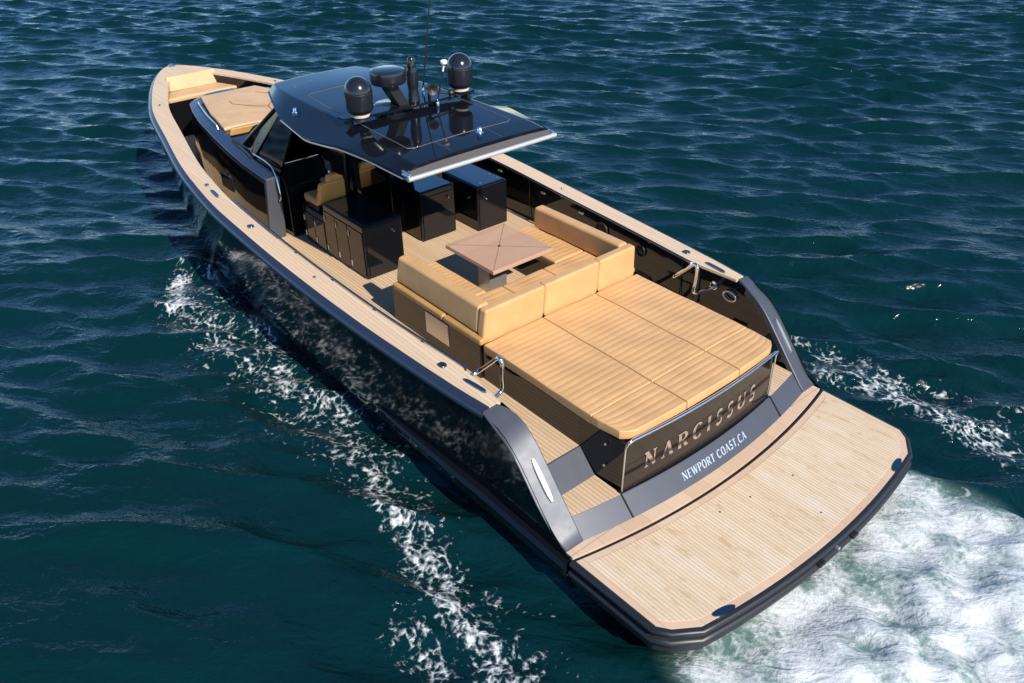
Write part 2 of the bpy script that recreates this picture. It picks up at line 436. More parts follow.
# steps each side, transom band, teak threshold
for sgn in (1, -1):
    st = None
    def ys(a, b): return (sgn*a, sgn*b)
    m = MB()
    yi, yo = 1.305, 1.945
    def wedge(x0, x1, z0, z1, off0=0, off1=0):
        # sloping riser, x0 aft bottom, x1 forward top, thickness to the front
        pass
    ax0 = lambda y: arc_x(y)+.16
    n = 8
    yl = [yi+(yo-yi)*k/n for k in range(n+1)]
    m.grid([[(ax0(y), sgn*y, .505), (ax0(y)+.19, sgn*y, .70), (ax0(y)+.21, sgn*y, .703)] for y in yl])
    st = m.build('step_riser', M['grey'], yacht, smooth=20)
    m = MB(); m.grid([[(.575, sgn*y, .703), (.82, sgn*y, .955), (.845, sgn*y, .957)] for y in yl]); m.build('step_riser', M['grey'], yacht, smooth=20)
    m = MB()
    m.prism([(ax0(y)+.195, sgn*y) for y in yl] + [(.60, sgn*yo), (.60, sgn*yi)], .62, .706)
    m.build('step_tread', M['teak'], st)
    m = MB(); m.tube([(ax0(yi)-.004, sgn*yi, .512), (ax0(yi)+.19, sgn*yi, .708), (ax0(yi)+.24, sgn*yi, .71)], .010, 6); m.build('gate_seam', M['seam'], st)
m = MB()
yl = list(np.linspace(-1.30, 1.30, 27))
m.grid([[(arc_x(y)+.16, y, .505), (arc_x(y)+.34, y, .69), (arc_x(y)+.36, y, .70)] for y in yl])
transom = m.build('transom_band', M['grey'], yacht, smooth=20)
m = MB()
m.grid([[(arc_x(y)+.358, y, .70), (.30, y, .703)] for y in yl]); m.build('transom_ledge', M['black'], transom)
m = MB()
yl = list(np.linspace(-2.17, 2.17, 45))
m.solid([[(arc_x(y)+.012, y, .44), (arc_x(y)+.30, y, .44), (arc_x(y)+.30, y, .503), (arc_x(y)+.012, y, .503)] for y in yl])
m.build('threshold', M['teak_cross'], yacht, smooth=20)

# ------------------------------------------------------------------ lettering (own stroke alphabet)
GL = {
 'N': (.86, [((.14, 0), (.14, 1), .55), ((.12, 1), (.72, 0), 1.35), ((.72, 0), (.72, 1), .55)], [(.14, 0), (.12, 1), (.72, 1)]),
 'A': (.82, [((.08, 0), (.41, 1), .55), ((.41, 1), (.74, 0), 1.35), ((.2, .34), (.62, .34), .5)], [(.08, 0), (.74, 0)]),
 'R': (.78, [((.15, 0), (.15, 1), 1.3), 'R', ((.36, .5), (.7, 0), 1.25)], [(.15, 0), (.12, 1), (.7, 0)]),
 'P': (.70, [((.15, 0), (.15, 1), 1.3), 'R'], [(.15, 0), (.12, 1)]),
 'C': (.78, ['C'], []), 'O': (.82, ['O'], []),
 'I': (.38, [((.19, 0), (.19, 1), 1.3)], [(.19, 0), (.19, 1)]),
 'S': (.62, ['S'], []),
 'U': (.80, ['U', ((.14, 1), (.14, .32), 1.3), ((.68, 1), (.68, .32), .55)], [(.14, 1), (.68, 1)]),
 'E': (.68, [((.15, 0), (.15, 1), 1.3), ((.15, .96), (.58, .96), .55), ((.15, .52), (.48, .52), .5), ((.15, .04), (.6, .04), .55)], [(.12, 0), (.12, 1)]),
 'W': (1.06, [((.05, 1), (.3, 0), 1.3), ((.3, 0), (.53, .95), .55), ((.53, .95), (.76, 0), 1.3), ((.76, 0), (1.0, 1), .55)], [(.05, 1), (.53, 1), (1.0, 1)]),
 'T': (.70, [((.35, 0), (.35, 1), 1.3), ((.04, .96), (.66, .96), .55), ((.05, .96), (.05, .8), .4), ((.65, .96), (.65, .8), .4)], [(.35, 0)]),
 ',': (.28, [((.14, .06), (.08, -.18), 1.2)], []), ' ': (.34, [], []),
}
def curve_pts(k):
    if k == 'O': return [(.41+.32*math.cos(t), .5+.5*math.sin(t)) for t in np.linspace(0, 2*math.pi, 25)]
    if k == 'C': return [(.42+.33*math.cos(t), .5+.5*math.sin(t)) for t in np.linspace(.75, 2*math.pi-.75, 20)]
    if k == 'R': return [(.15, .97)] + [(.38+.26*math.cos(t), .735+.235*math.sin(t)) for t in np.linspace(math.pi/2, -math.pi/2, 12)] + [(.15, .5)]
    if k == 'U': return [(.41+.27*math.cos(t), .32+.31*math.sin(t)) for t in np.linspace(math.pi, 2*math.pi, 14)]
    if k == 'S': return [(.31+.2*math.cos(t), .745+.245*math.sin(t)) for t in np.linspace(.5, math.pi*1.42, 14)] + [(.31+.23*math.cos(t), .26+.25*math.sin(t)) for t in np.linspace(math.pi*.42, -math.pi*.85, 14)]
def letters(text, x0, height, stroke, spacing, place, thick, slant=0.0, fit=None):
    """letters as raised solids; place(u, v, w) -> point on the surface (u along, v up, w out)"""
    width = sum(GL[c][0] for c in text)*height + spacing*height*(len(text)-1)
    k = 1.0 if fit is None else fit/width
    m = MB(); u = x0
    def stroke_poly(pts, ws):
        L, Rr = [], []
        for i, (px, py) in enumerate(pts):
            ax, ay = pts[max(i-1, 0)]; bx, by = pts[min(i+1, len(pts)-1)]
            tx, ty = bx-ax, by-ay; l = math.hypot(tx, ty) or 1; nx, ny = -ty/l, tx/l
            w = ws[i]/2
            L.append((px+nx*w, py+ny*w)); Rr.append((px-nx*w, py-ny*w))
        f = lambda p, w: place(u + (p[0]*height + slant*p[1]*height)*k, p[1]*height, w)
        m.solid([[f(a, 0.0015), f(b, 0.0015), f(b, thick), f(a, thick)] for a, b in zip(L, Rr)])
    for c in text:
        wd, strokes, serifs = GL[c]
        for s_ in strokes:
            if isinstance(s_, str):
                P = curve_pts(s_); n = len(P)
                ws = []
                for i in range(n):
                    ax, ay = P[max(i-1, 0)]; bx, by = P[min(i+1, n-1)]
                    l = math.hypot(bx-ax, by-ay) or 1
                    vert = abs(by-ay)/l if s_ != 'S' else abs(bx-ax)/l*.9+.1
                    ws.append(stroke*(.5+.8*vert))
                stroke_poly(P, ws)
            else:
                (a, b2, w) = s_
                stroke_poly([a, ((a[0]+b2[0])/2, (a[1]+b2[1])/2), b2], [stroke*w]*3)
        for sx, sy in serifs:
            yy_ = .03 if sy < .5 else .97
            stroke_poly([(sx-.13, yy_), (sx+.13, yy_)], [stroke*.45]*2)
        u += (wd+spacing)*height*k
    return m
# home port on the sloping band: u runs from port to starboard
def on_band(u, v, w):
    y = .52-u; x = arc_x(y)+.16
    d = .085+v
    return (x+d*.695-w*.72, y, .505+d*.715+w*.70)
letters('NEWPORT COAST,CA', 0, .088, .15, .14, on_band, .003, .18, 1.12).build('home_port_lettering', M['text_white'], transom, smooth=0)

# ------------------------------------------------------------------ swim platform
outline = [(arc_x(y)-.012, y) for y in np.linspace(2.2, -2.2, 31)]
def aft_x(y): return -1.56 + .17*(abs(y)/1.82)**2.0
aft = [(-1.09, -2.185), (-1.22, -2.09)] + [(aft_x(y), y) for y in np.linspace(-1.85, 1.85, 25)] + [(-1.22, 2.09), (-1.09, 2.185)]
plat = MB()
body = [(p[0]-.0, p[1]) for p in outline] + aft
plat.prism(body, .20, .492)
platform = plat.build('swim_platform', M['rubber'], yacht, smooth=25)
def inset(poly, d):
    n = len(poly); out = []
    for i in range(n):
        a, b, c = poly[i-1], poly[i], poly[(i+1) % n]
        t1 = Vector((b[0]-a[0], b[1]-a[1])).normalized(); t2 = Vector((c[0]-b[0], c[1]-b[1])).normalized()
        n1 = Vector((-t1.y, t1.x)); n2 = Vector((-t2.y, t2.x)); nn = (n1+n2)
        nn = nn/max(nn.length_squared/2, .3)
        out.append((b[0]+nn.x*d, b[1]+nn.y*d))
    return out
sgn_area = sum(body[i-1][0]*body[i][1]-body[i][0]*body[i-1][1] for i in range(len(body)))
dd = 1 if sgn_area > 0 else -1
m = MB(); m.prism(inset(body, dd*.028), .40, .500); m.build('teak_border', M['teak_cross'], platform, smooth=20)
m = MB(); m.prism(inset(body, dd*.105), .42, .504); m.build('teak_planking', M['teak_bleached'], platform, smooth=20)
edge = [(-.01, 2.2)] + aft[::-1] + [(-.01, -2.2)]
for z, r_, o_ in ((.455, .036, .012), (.335, .05, .0)):
    m = MB(); m.tube([(p[0], p[1], z) for p in edge], r_, 10); m.build('rub_edge', M['rubber'], platform)
for sgn in (1, -1):
    m = MB()
    c = (-1.385, sgn*1.55)
    ang = math.pi/2 - sgn*.24
    px = [(c[0]+.13*math.cos(t)*math.cos(ang)-.036*math.sin(t)*math.sin(ang), c[1]+.13*math.cos(t)*math.sin(ang)+.036*math.sin(t)*math.cos(ang)) for t in np.linspace(0, 2*math.pi, 20)[:-1]]
    m.prism(px, .48, .512); m.build('pop_up_cleat', M['cleat'], platform)
for x, y in ((-.62, .12), (-.72, -.52), (-.55, .55), (-1.25, -.25)):
    m = MB(); m.lathe((x, y, .5), [(.011, 0), (.011, .006), (0, .007)], 12); m.build('deck_plug', M['matte_black'], platform)
for y in (-.35, .25):
    m = MB(); m.box(-1.63, -1.54, y-.05, y+.05, .36, .40, .012); m.build('ladder_hinge', M['matte_black'], platform)
m = MB(); m.lathe((-1.60, -.06, .38), [(.022, -.03), (.022, .01), (.014, .015), (0, .016)], 14, (-1, 0, 0)); m.build('stern_light', M['brushed'], platform)

# ------------------------------------------------------------------ sun lounge base with name panel
def panel_x(y, z):   # gently bowed aft face
    return .205 - .075*(1-(y/1.27)**2) + .02*(z-1.0)
m = MB()
yl = list(np.linspace(-1.27, 1.27, 21))
m.grid([[(panel_x(y, z), y, z) for z in (.70, .98, 1.0, 1.20, 1.345)] for y in yl])
m.grid([[(panel_x(y, 1.345), y, 1.345), (.6, y, 1.35)] for y in yl])
name_panel = m.build('name_panel', M['brown_gloss'], yacht, smooth=20)
m = MB()
m.hexa([(.206, -1.268, .70), (.206, 1.268, .70), (.206, 1.268, 1.34), (.206, -1.268, 1.34), (.85, -1.305, .70), (.85, 1.305, .70), (.85, 1.305, 1.36), (.85, -1.305, 1.36)])
m.box(.851, 2.52, -1.305, 1.305, DECK+.002, 1.36)
base = m.build('sun_lounge_base', M['black'], yacht, smooth=20)
def on_panel(u, v, w):
    y = .985-u; z = .895+v
    return (panel_x(y, z)-w, y, z)
letters('NARCISSUS', 0, .20, .17, .42, on_panel, .007, 0, 1.90).build('name_lettering', M['chrome'], name_panel, smooth=0)
m = MB()
rail = [(.195, 1.285, .72), (.19, 1.285, 1.0), (.185, 1.285, 1.32), (.165, 1.27, 1.385)] + [(panel_x(y, 1.4)-.045, y, 1.405) for y in np.linspace(1.2, -1.2, 19)] + [(.165, -1.27, 1.385), (.19, -1.285, 1.32), (.195, -1.285, .72)]
m.tube(rail, [.009, .009, .010, .016] + [.019]*(len(rail)-7) + [.016, .010, .009], 10)
m.build('transom_rail', M['chrome'], yacht)
for y in (-.75, .35, .95):
    m = MB(); m.tube([(panel_x(y, 1.4)-.045, y, 1.40), (panel_x(y, 1.3)-.0, y, 1.33)], .012, 8); m.build('rail_bracket', M['chrome'], yacht)
for y, z in ((1.306, 1.22), (1.306, .93)):
    m = MB(); m.lathe((.45, y, z), [(.014, 0), (.014, .008), (0, .01)], 10, (0, 1, 0)); m.build('stud', M['brushed'], base)

# sofa base, its padded rim and the speaker plate
m = MB()
for sgn in (1, -1): m.box(2.521, 4.40, sgn*.62, sgn*1.335, DECK+.002, 1.455)
m.box(2.522, 3.40, -.62, .62, 1.101, 1.44)
sofa_base = m.build('sofa_base', M['brown_gloss'], yacht, smooth=20)
for sgn in (1, -1):
    for x0, x1 in ((2.52 if sgn < 0 else 2.47, 3.23), (3.24, 4.36)):
        m = MB(); m.box(x0, x1, sgn*1.22, sgn*1.36, 1.455, 1.54, .03, 3); m.build('padded_rim', M['tan_trim'], sofa_base)
    m = MB(); m.box(3.15, 3.63, sgn*1.33, sgn*1.348, 1.12, 1.43, .004); pl = m.build('speaker_plate', M['brushed'], sofa_base)

# ------------------------------------------------------------------ cushions (each one lifts off)
def cushion(plan, z0, z1, nu, nv, lu, lv, r=.045, pitch=None, depth=.014, puff=.012, slope=None):
    """padded slab over plan(u,v)->(x,y); channels across u every `pitch` metres"""
    def ease(n, l):
        e = [0, .12, .3, .55, 1.0]
        a = [r/l*t for t in e]; mid = list(np.linspace(r/l, 1-r/l, n+1))[1:-1]
        return a + mid + [1-t for t in a[::-1]]
    U, V = ease(nu, lu), ease(nv, lv)
    m = MB()
    def prof(d): return r - math.sqrt(max(0, r*r - (r-min(d, r))**2))
    rows = []
    for u in U:
        row = []
        for v in V:
            x, y = plan(u, v)
            du, dv = min(u, 1-u)*lu, min(v, 1-v)*lv
            if du < r and dv < r:
                q = math.hypot(r-du, r-dv); d = max(0, r-q)
            else: d = min(du, dv)
            z = z1 - prof(d)
            bx = min(1, du/(.2*lu+.05))*min(1, dv/(.15*lv+.05)); z += puff*(bx-1)
            if pitch:
                t = (u*lu/pitch) % 1.0
                fade = min(1, max(0, (dv-.01)/.06))*min(1, max(0, (du-.02)/.04))
                z -= depth*(1-min(1, abs(math.sin(math.pi*t))**.75*1.02))*fade
            z += .003*math.sin(x*5.1+y*3.7)+.002*math.sin(x*11.3-y*7.9)
            if slope: z += slope(x, y)
            row.append((x, y, z))
        rows.append(row)
    vs = m.grid(rows)
    ring = [vs[0][j] for j in range(len(V))] + [vs[i][-1] for i in range(1, len(U))] + [vs[-1][j] for j in range(len(V)-2, -1, -1)] + [vs[i][0] for i in range(len(U)-2, 0, -1)]
    lo = []
    c = Vector(plan(.5, .5)).to_3d()
    low2 = []
    for v in ring:
        lo.append(m.bm.verts.new((v.co.x, v.co.y, z0+.02+(slope(v.co.x, v.co.y) if slope else 0))))
        p = v.co.copy(); dvec = (c-Vector((p.x, p.y, 0))).normalized()*.018
        low2.append(m.bm.verts.new((p.x+dvec.x, p.y+dvec.y, z0+(slope(p.x, p.y) if slope else 0))))
    n = len(ring)
    for i in range(n):
        j = (i+1) % n
        m.bm.faces.new((ring[i], ring[j], lo[j], lo[i])); m.bm.faces.new((lo[i], lo[j], low2[j], low2[i]))
    m.bm.faces.new(low2)
    return m
def rect(x0, x1, y0, y1): return lambda u, v: (x0+(x1-x0)*u, y0+(y1-y0)*v)

XQ, XA, XF = .655, .17, 2.462
cols = [(1.318, .385, 'port'), (.375, -.525, 'middle'), (-.535, -1.318, 'starboard')]
lab_f = {'port': 'large quilted tan sun pad along the port side, beside the chrome grab handle',
         'middle': 'large quilted tan sun pad in the middle between two others',
         'starboard': 'large quilted tan sun pad along the far starboard side behind the sofa'}
lab_a = {'port': 'short quilted tan sun pad at the port aft corner above the letter N',
         'middle': 'short quilted tan sun pad in the middle of the aft edge above the chrome rail',
         'starboard': 'short quilted tan sun pad at the starboard aft corner beside the far quarter arch'}
def aftlim(y): return .155 + .05*(abs(y)/1.3)**2
for y0, y1, k in cols:
    p = cushion(rect(XF, XQ+.002, y0, y1), 1.362, 1.485, 200, 10, XF-XQ, abs(y1-y0), .015, .092, .0066, .004)
    tag(p.build('sun_pad', M['tan_top'], None, (1.55, (y0+y1)/2, 1.362), 50), lab_f[k], 'sun pad', 'quilted sun pads over the engine bay')
    def plan(u, v, y0=y0, y1=y1, k=k):
        y = y0+(y1-y0)*v
        # rounded outer aft corner
        a = aftlim(y)
        e = abs(y)-1.12
        if e > 0: a += .085*(e/.2)**2.2
        yy_ = y
        if abs(y) > 1.0: yy_ = math.copysign(1.0+(abs(y)-1.0)*(1-.16*max(0, u-.25)), y)
        return ((XQ-.002)+(a-(XQ-.002))*u, yy_)
    p = cushion(plan, 1.362, 1.484, 60, 12, XQ-.17, abs(y1-y0), .015, .092, .0066, .004)
    tag(p.build('sun_pad', M['tan_top'], None, (.4, (y0+y1)/2, 1.362), 50), lab_a[k], 'sun pad', 'quilted sun pads over the engine bay')

# sofa seat cushions
SZ0, SZ1 = 1.457, 1.585
seats = [
 (rect(4.44, 3.30, 1.14, .60), 1.14, .46, 'tan seat cushion on the port arm of the sofa, forward end by the black cabinet'),
 (rect(4.44, 3.30, -.60, -1.14), 1.14, .46, 'tan seat cushion on the starboard arm of the sofa, forward of its cross seam'),
 (rect(3.29, 2.62, 1.14, .36), .59, .70, 'tan seat cushion in the port inner corner of the sofa'),
 (rect(3.29, 2.62, .35, -.35), .59, .70, 'tan seat cushion in the middle of the sofa, just aft of the table'),
 (rect(3.29, 2.62, -.36, -1.14), .59, .70, 'tan seat cushion in the starboard inner corner of the sofa'),
]
for pl_, lu, lv, lb in seats:
    x, y = pl_(.5, .5)
    p = cushion(pl_, SZ0, SZ1, int(lu*100), 8, lu, lv, .024, .088, .0055, .006)
    tag(p.build('seat_cushion', M['tan_top'], None, (x, y, SZ0), 50), lb, 'seat cushion', 'seat cushions of the cockpit sofa')

# backrest cushions
def back(p_in, p_out, z0, z1, lean, name_lb, t=.18, seam_pts=None):
    pass
def slab(p, bev, lb, seg=4):
    m = MB(); m.hexa(p, bev, seg)
    c = sum((Vector(q) for q in p), Vector())/8
    for v in m.bm.verts:      # slight padding bulge and wrinkle
        v.co += Vector((.004*math.sin(v.co.y*9+v.co.z*7), .004*math.sin(v.co.x*8+v.co.z*5), .004*math.sin(v.co.x*6+v.co.y*7)))
    tag(m.build('backrest_cushion', M['tan'], None, (c.x, c.y, min(q[2] for q in p)), 55), lb, 'backrest cushion', 'backrest cushions of the cockpit sofa')
BZ = 1.915
for y0, y1, lb in ((1.305, .333, 'tan backrest cushion at the port aft corner of the sofa, above the padded rim'), (.331, -.602, 'tan backrest cushion in the middle of the sofa, facing the middle sun pad'), (-.604, -1.305, 'tan backrest cushion at the starboard aft corner of the sofa')):
    i0 = y0 - (.038 if y0 > 1 else 0); i1 = y1 + (.038 if y1 < -1 else 0)
    slab([(2.490, y1, 1.43), (2.62, y1, 1.575), (2.62, y0, 1.575), (2.490, y0, 1.43), (2.465, i1, BZ), (2.60, i1, BZ), (2.60, i0, BZ), (2.465, i0, BZ)], .036, lb)
for sgn, lb in ((1, 'long tan backrest cushion along the port arm of the sofa, above the silver plate'), (-1, 'long tan backrest cushion along the starboard arm of the sofa, facing the table')):
    ya, yb, yc, yd = 1.12, 1.305, 1.095, 1.265
    P = [(2.605, sgn*ya, 1.575), (4.36, sgn*ya, 1.575), (4.36, sgn*yb, 1.545), (2.605, sgn*yb, 1.545), (2.605, sgn*yc, BZ), (4.31, sgn*yc, BZ), (4.31, sgn*yd, BZ), (2.605, sgn*yd, BZ)]
    slab(P, .04, lb)

# ------------------------------------------------------------------ dining table
tb = tag(empty('dining_table', (3.90, .02, 1.10)), 'square teak table with diagonal joints on a steel pedestal inside the sofa', 'table')
m = MB(); m.box(3.25, 4.28, -.51, .52, 1.795, 1.85, .006)
top = m.build('tabletop', M['table_wood'], tb)
m = MB()
for a, b2 in (((3.27, -.49), (4.26, .50)), ((3.27, .50), (4.26, -.49))):
    d = Vector((b2[0]-a[0], b2[1]-a[1])).normalized(); nx, ny = -d.y*.004, d.x*.004
    m.hexa([(a[0]-nx, a[1]-ny, 1.846), (a[0]+nx, a[1]+ny, 1.846), (b2[0]+nx, b2[1]+ny, 1.846), (b2[0]-nx, b2[1]-ny, 1.846), (a[0]-nx, a[1]-ny, 1.8515), (a[0]+nx, a[1]+ny, 1.8515), (b2[0]+nx, b2[1]+ny, 1.8515), (b2[0]-nx, b2[1]-ny, 1.8515)])
m.build('joint_line', new_mat('joint_sealant', (.22, .12, .08), .6)[0], top)
m = MB(); m.lathe((3.765, .005, 1.849), [(.022, 0), (.022, .005), (0, .006)], 16); m.build('centre_pin', M['matte_black'], top)
m = MB(); m.box(3.78, 4.04, -.13, .17, 1.101, 1.52, .008); m.build('pedestal', M['brushed'], tb)
m = MB(); m.box(3.775, 4.045, -.135, .175, 1.521, 1.545, .004); m.build('collar', M['chrome'], tb)
m = MB(); m.box(3.80, 4.02, -.11, .15, 1.546, 1.794, .004); m.build('upper_column', M['brown_gloss'], tb)

# ------------------------------------------------------------------ cabinets under the hardtop
def knob(p, ax, parent, r=.022):
    m = MB(); m.lathe(p, [(r, 0), (r, .012), (r*.7, .03), (r*.75, .036), (0, .04)], 16, ax); m.build('knob', M['chrome'], parent)
m = MB(); m.box(5.57, 6.72, .38, 1.04, DECK+.002, 1.80, .018); m.box(6.722, 7.42, .36, 1.04, DECK+.002, 1.58, .015)
cab1 = m.build('wet_bar_cabinet', M['black'], yacht)
for x0, x1, z1 in ((5.60, 6.00, 1.70), (6.02, 6.36, 1.70), (6.38, 6.70, 1.70), (6.75, 7.06, 1.48), (7.08, 7.40, 1.48)):
    m = MB(); m.box(x0, x1, 1.041, 1.052, 1.0, z1, .003)
    d = m.build('cabinet_door', M['black'], cab1)
    for hz in (1.06, z1-.15):
        m = MB(); m.box(x1-.05, x1-.02, 1.053, 1.066, hz, hz+.09, .004); m.build('hinge', M['brushed'], cab1)
m = MB(); m.box(5.556, 5.568, .42, 1.0, 1.0, 1.70, .003); d = m.build('cabinet_door', M['black'], cab1); knob((5.556, .55, 1.62), (-1, 0, 0), d)
m = MB(); m.box(5.60, 6.66, .42, 1.0, 1.803, 1.812, .003); d = m.build('counter_lid', M['screen'], cab1)
m = MB(); m.box(6.06, 7.5, -.95, -.29, DECK+.002, 1.78, .018)
cab2 = m.build('galley_cabinet', M['black'], yacht)
m = MB(); m.box(6.046, 6.058, -.92, -.32, 1.0, 1.70, .003); d = m.build('cabinet_door', M['black'], cab2); knob((6.046, -.80, 1.61), (-1, 0, 0), d)
for x0, x1 in ((6.1, 6.55), (6.57, 7.0), (7.02, 7.46)):
    m = MB(); m.box(x0, x1, -.289, -.277, 1.0, 1.70, .003); m.build('cabinet_door', M['black'], cab2)
m = MB(); m.box(6.10, 7.0, -.92, -.32, 1.782, 1.792, .003); m.build('counter_lid', M['screen'], cab2)
m = MB(); m.box(5.78, 6.75, -1.80, -1.19, DECK+.002, 1.71, .018)
cab3 = m.build('fridge_cabinet', M['black'], yacht)
m = MB(); m.box(5.766, 5.778, -1.77, -1.22, 1.0, 1.62, .003); d = m.build('cabinet_door', M['black'], cab3); knob((5.766, -1.34, 1.52), (-1, 0, 0), d); knob((6.0, -1.19, 1.5), (0, 1, 0), cab3, .016)
m = MB(); m.box(5.82, 6.70, -1.76, -1.23, 1.713, 1.722, .003); d = m.build('counter_lid', M['screen'], cab3)
for x, y in ((5.9, -1.35), (6.1, -1.7), (5.9, -1.7)):
    m = MB(); m.lathe((x, y, 1.722), [(.018, 0), (.018, .006), (0, .008)], 12); m.build('lid_stud', M['chrome'], cab3)

# ------------------------------------------------------------------ helm seats
def helm_seat(x, y, z, lb):
    t = tag(empty('helm_seat', (x, y, z)), lb, 'helm seat', 'tan helm seats under the hardtop')
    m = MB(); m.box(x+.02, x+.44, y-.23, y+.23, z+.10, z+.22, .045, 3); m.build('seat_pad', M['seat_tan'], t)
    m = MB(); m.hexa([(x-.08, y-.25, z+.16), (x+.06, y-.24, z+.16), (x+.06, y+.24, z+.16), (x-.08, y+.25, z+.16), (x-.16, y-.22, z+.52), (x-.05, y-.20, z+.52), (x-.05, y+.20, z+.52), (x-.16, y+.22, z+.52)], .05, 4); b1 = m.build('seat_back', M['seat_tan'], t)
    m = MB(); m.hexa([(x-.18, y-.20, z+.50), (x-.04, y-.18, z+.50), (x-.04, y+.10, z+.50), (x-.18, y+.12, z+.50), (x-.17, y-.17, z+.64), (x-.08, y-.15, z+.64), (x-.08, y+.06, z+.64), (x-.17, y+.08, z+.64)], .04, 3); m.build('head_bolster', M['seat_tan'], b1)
    m = MB(); m.box(x+.04, x+.36, y-.2, y+.2, z+.003, z+.10, .01); m.build('plinth', M['matte_black'], t)
    return t
def dup(root, loc, lb):
    r_ = root.copy(); col.objects.link(r_); r_.location = loc; r_['label'] = lb
    for ch in list(root.children):
        c = ch.copy(); col.objects.link(c); c.parent = r_
        for g_ in list(ch.children):
            q = g_.copy(); col.objects.link(q); q.parent = c
    return r_
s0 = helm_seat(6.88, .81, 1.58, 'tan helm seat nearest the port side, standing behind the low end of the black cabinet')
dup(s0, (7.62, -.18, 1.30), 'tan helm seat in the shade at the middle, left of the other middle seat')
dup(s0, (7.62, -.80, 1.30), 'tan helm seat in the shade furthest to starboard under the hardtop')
# a lower forward companion cushion
m = MB(); m.box(7.33, 7.41, .5, .98, 1.584, 1.72, .035, 3)
tag(m.build('seat_cushion', M['tan'], None, (7.25, .7, 1.565)), 'small loose tan cushion in front of the port helm seat', 'seat cushion')

m = MB(); m.box(7.52, 8.1, -1.1, .12, DECK+.002, 1.298, .015); m.build('helm_seat_base', M['black'], yacht)
# ------------------------------------------------------------------ forward coachroof, helm console, windscreen
def coach_w(x): return np.interp(x, [7.75, 8.6, 9.35, 10.2, 11.1, 11.9, 12.45, 12.72], [1.42, 1.40, 1.33, 1.22, 1.08, .90, .72, .46])
ZC = pch([7.7, 9.3, 10.5, 12.75], [2.0, 2.02, 2.02, 1.97])
m = MB()
cxs = [7.75, 8.2, 8.6, 9.0, 9.35, 9.8, 10.2, 10.65, 11.1, 11.5, 11.9, 12.2, 12.45, 12.6, 12.72]
for sgn in (1, -1):
    m.grid([[(x, sgn*(coach_w(x)+.10), DECK), (x, sgn*(coach_w(x)+.06), 1.5), (x, sgn*(coach_w(x)+.015), ZC(x)-.10)] for x in cxs])
x = cxs[-1]
m.grid([[(x, s_*(coach_w(x)+.1), DECK), (x, s_*(coach_w(x)+.06), 1.5), (x, s_*(coach_w(x)+.015), ZC(x)-.10)] for s_ in (1, .5, 0, -.5, -1)])
coach = m.build('coachroof', M['black'], yacht, smooth=40)
m = MB()
for sgn in (1, -1):
    m.grid([[(x, sgn*(coach_w(x)+.018), ZC(x)-.105), (x, sgn*(coach_w(x)+.02), ZC(x)-.03), (x, sgn*(coach_w(x)-.01), ZC(x)+.0), (x, sgn*max(coach_w(x)-.20, .05), ZC(x)+.035)] for x in cxs])
x = 12.72
m.grid([[(x, s_*(coach_w(x)+.018), ZC(x)-.105), (x+.01, s_*(coach_w(x)+.02), ZC(x)-.03), (x-.01, s_*(coach_w(x)-.01), ZC(x)), (x-.12, s_*max(coach_w(x)-.2, .05), ZC(x)+.035)] for s_ in (1, .5, 0, -.5, -1)])
rimo = m.build('coaming', M['band'], coach, smooth=50)
m = MB(); m.grid([[(x, max(coach_w(x)-.19, .04), ZC(x)+.033), (x, 0, ZC(x)+.045), (x, -max(coach_w(x)-.19, .04), ZC(x)+.033)] for x in [c for c in cxs if c >= 9.0]])
m.build('coach_top', M['black'], coach)
for sgn in (1, -1):
    m = MB()
    m.hexa([(7.735, sgn*1.24, DECK+.002), (7.80, sgn*1.24, DECK+.002), (7.80, sgn*1.53, DECK+.002), (7.735, sgn*1.53, DECK+.002), (7.70, sgn*1.20, 2.0), (7.80, sgn*1.20, 2.0), (7.80, sgn*1.435, 2.0), (7.70, sgn*1.435, 2.0)], .02, 2)
    m.build('coaming_end', M['grey'], coach)
    m = MB()
    m.box(9.15, 9.65, sgn*(1.40), sgn*1.425, 1.30, 1.56, .01); m.build('side_window', M['screen'], coach)
    pts = smooth_path([(8.55, sgn*1.22, 2.13), (8.0, sgn*1.24, 2.14), (7.74, sgn*1.26, 2.06), (7.62, sgn*1.28, 1.72), (7.66, sgn*1.29, 1.62)], 5)
    m = MB(); m.tube(pts, .014, 8); m.build('grab_rail', M['chrome'], coach)
    # chrome rail on the sun pad edge
    pts = [(x, sgn*(coach_w(x)-.15), ZC(x)+.09) for x in np.linspace(10.4, 12.0, 9)]
    m = MB(); m.tube([(10.36, pts[0][1], 2.03)] + pts + [(12.05, pts[-1][1], 2.0)], .014, 8); m.build('pad_rail', M['chrome'], coach)
# helm console with sloped dash
m = MB()
for y0, y1 in ((.42, 1.17), (-1.17, -.42), (-.40, .40)):
    z = 2.10 if abs(y0+y1) > .2 else 2.04
    m.hexa([(7.62, y0, DECK+.002), (9.5, y0, DECK+.002), (9.5, y1, DECK+.002), (7.62, y1, DECK+.002), (7.62, y0, 1.82), (9.5, y0, z), (9.5, y1, z), (7.62, y1, 1.82)], .012)
    m.hexa([(7.625, y0+.004, 1.815), (9.49, y0+.004, 1.9), (9.49, y1-.004, 1.9), (7.625, y1-.004, 1.815), (7.84, y0+.004, z+.03), (9.49, y0+.004, z+.03), (9.49, y1-.004, z+.03), (7.84, y1-.004, z+.03)], .012)
console = m.build('helm_console', M['black'], yacht)
m = MB(); m.tube([(7.80, .46, 2.135), (7.80, 1.13, 2.135)], .017, 8); m.build('console_rail', M['chrome'], console)
m = MB(); m.tube(smooth_path([(8.1, .40, 2.16), (7.82, .40, 2.15), (7.60, .40, 1.86), (7.585, .40, 1.6)], 5), .016, 8); m.build('console_rail', M['chrome'], console)
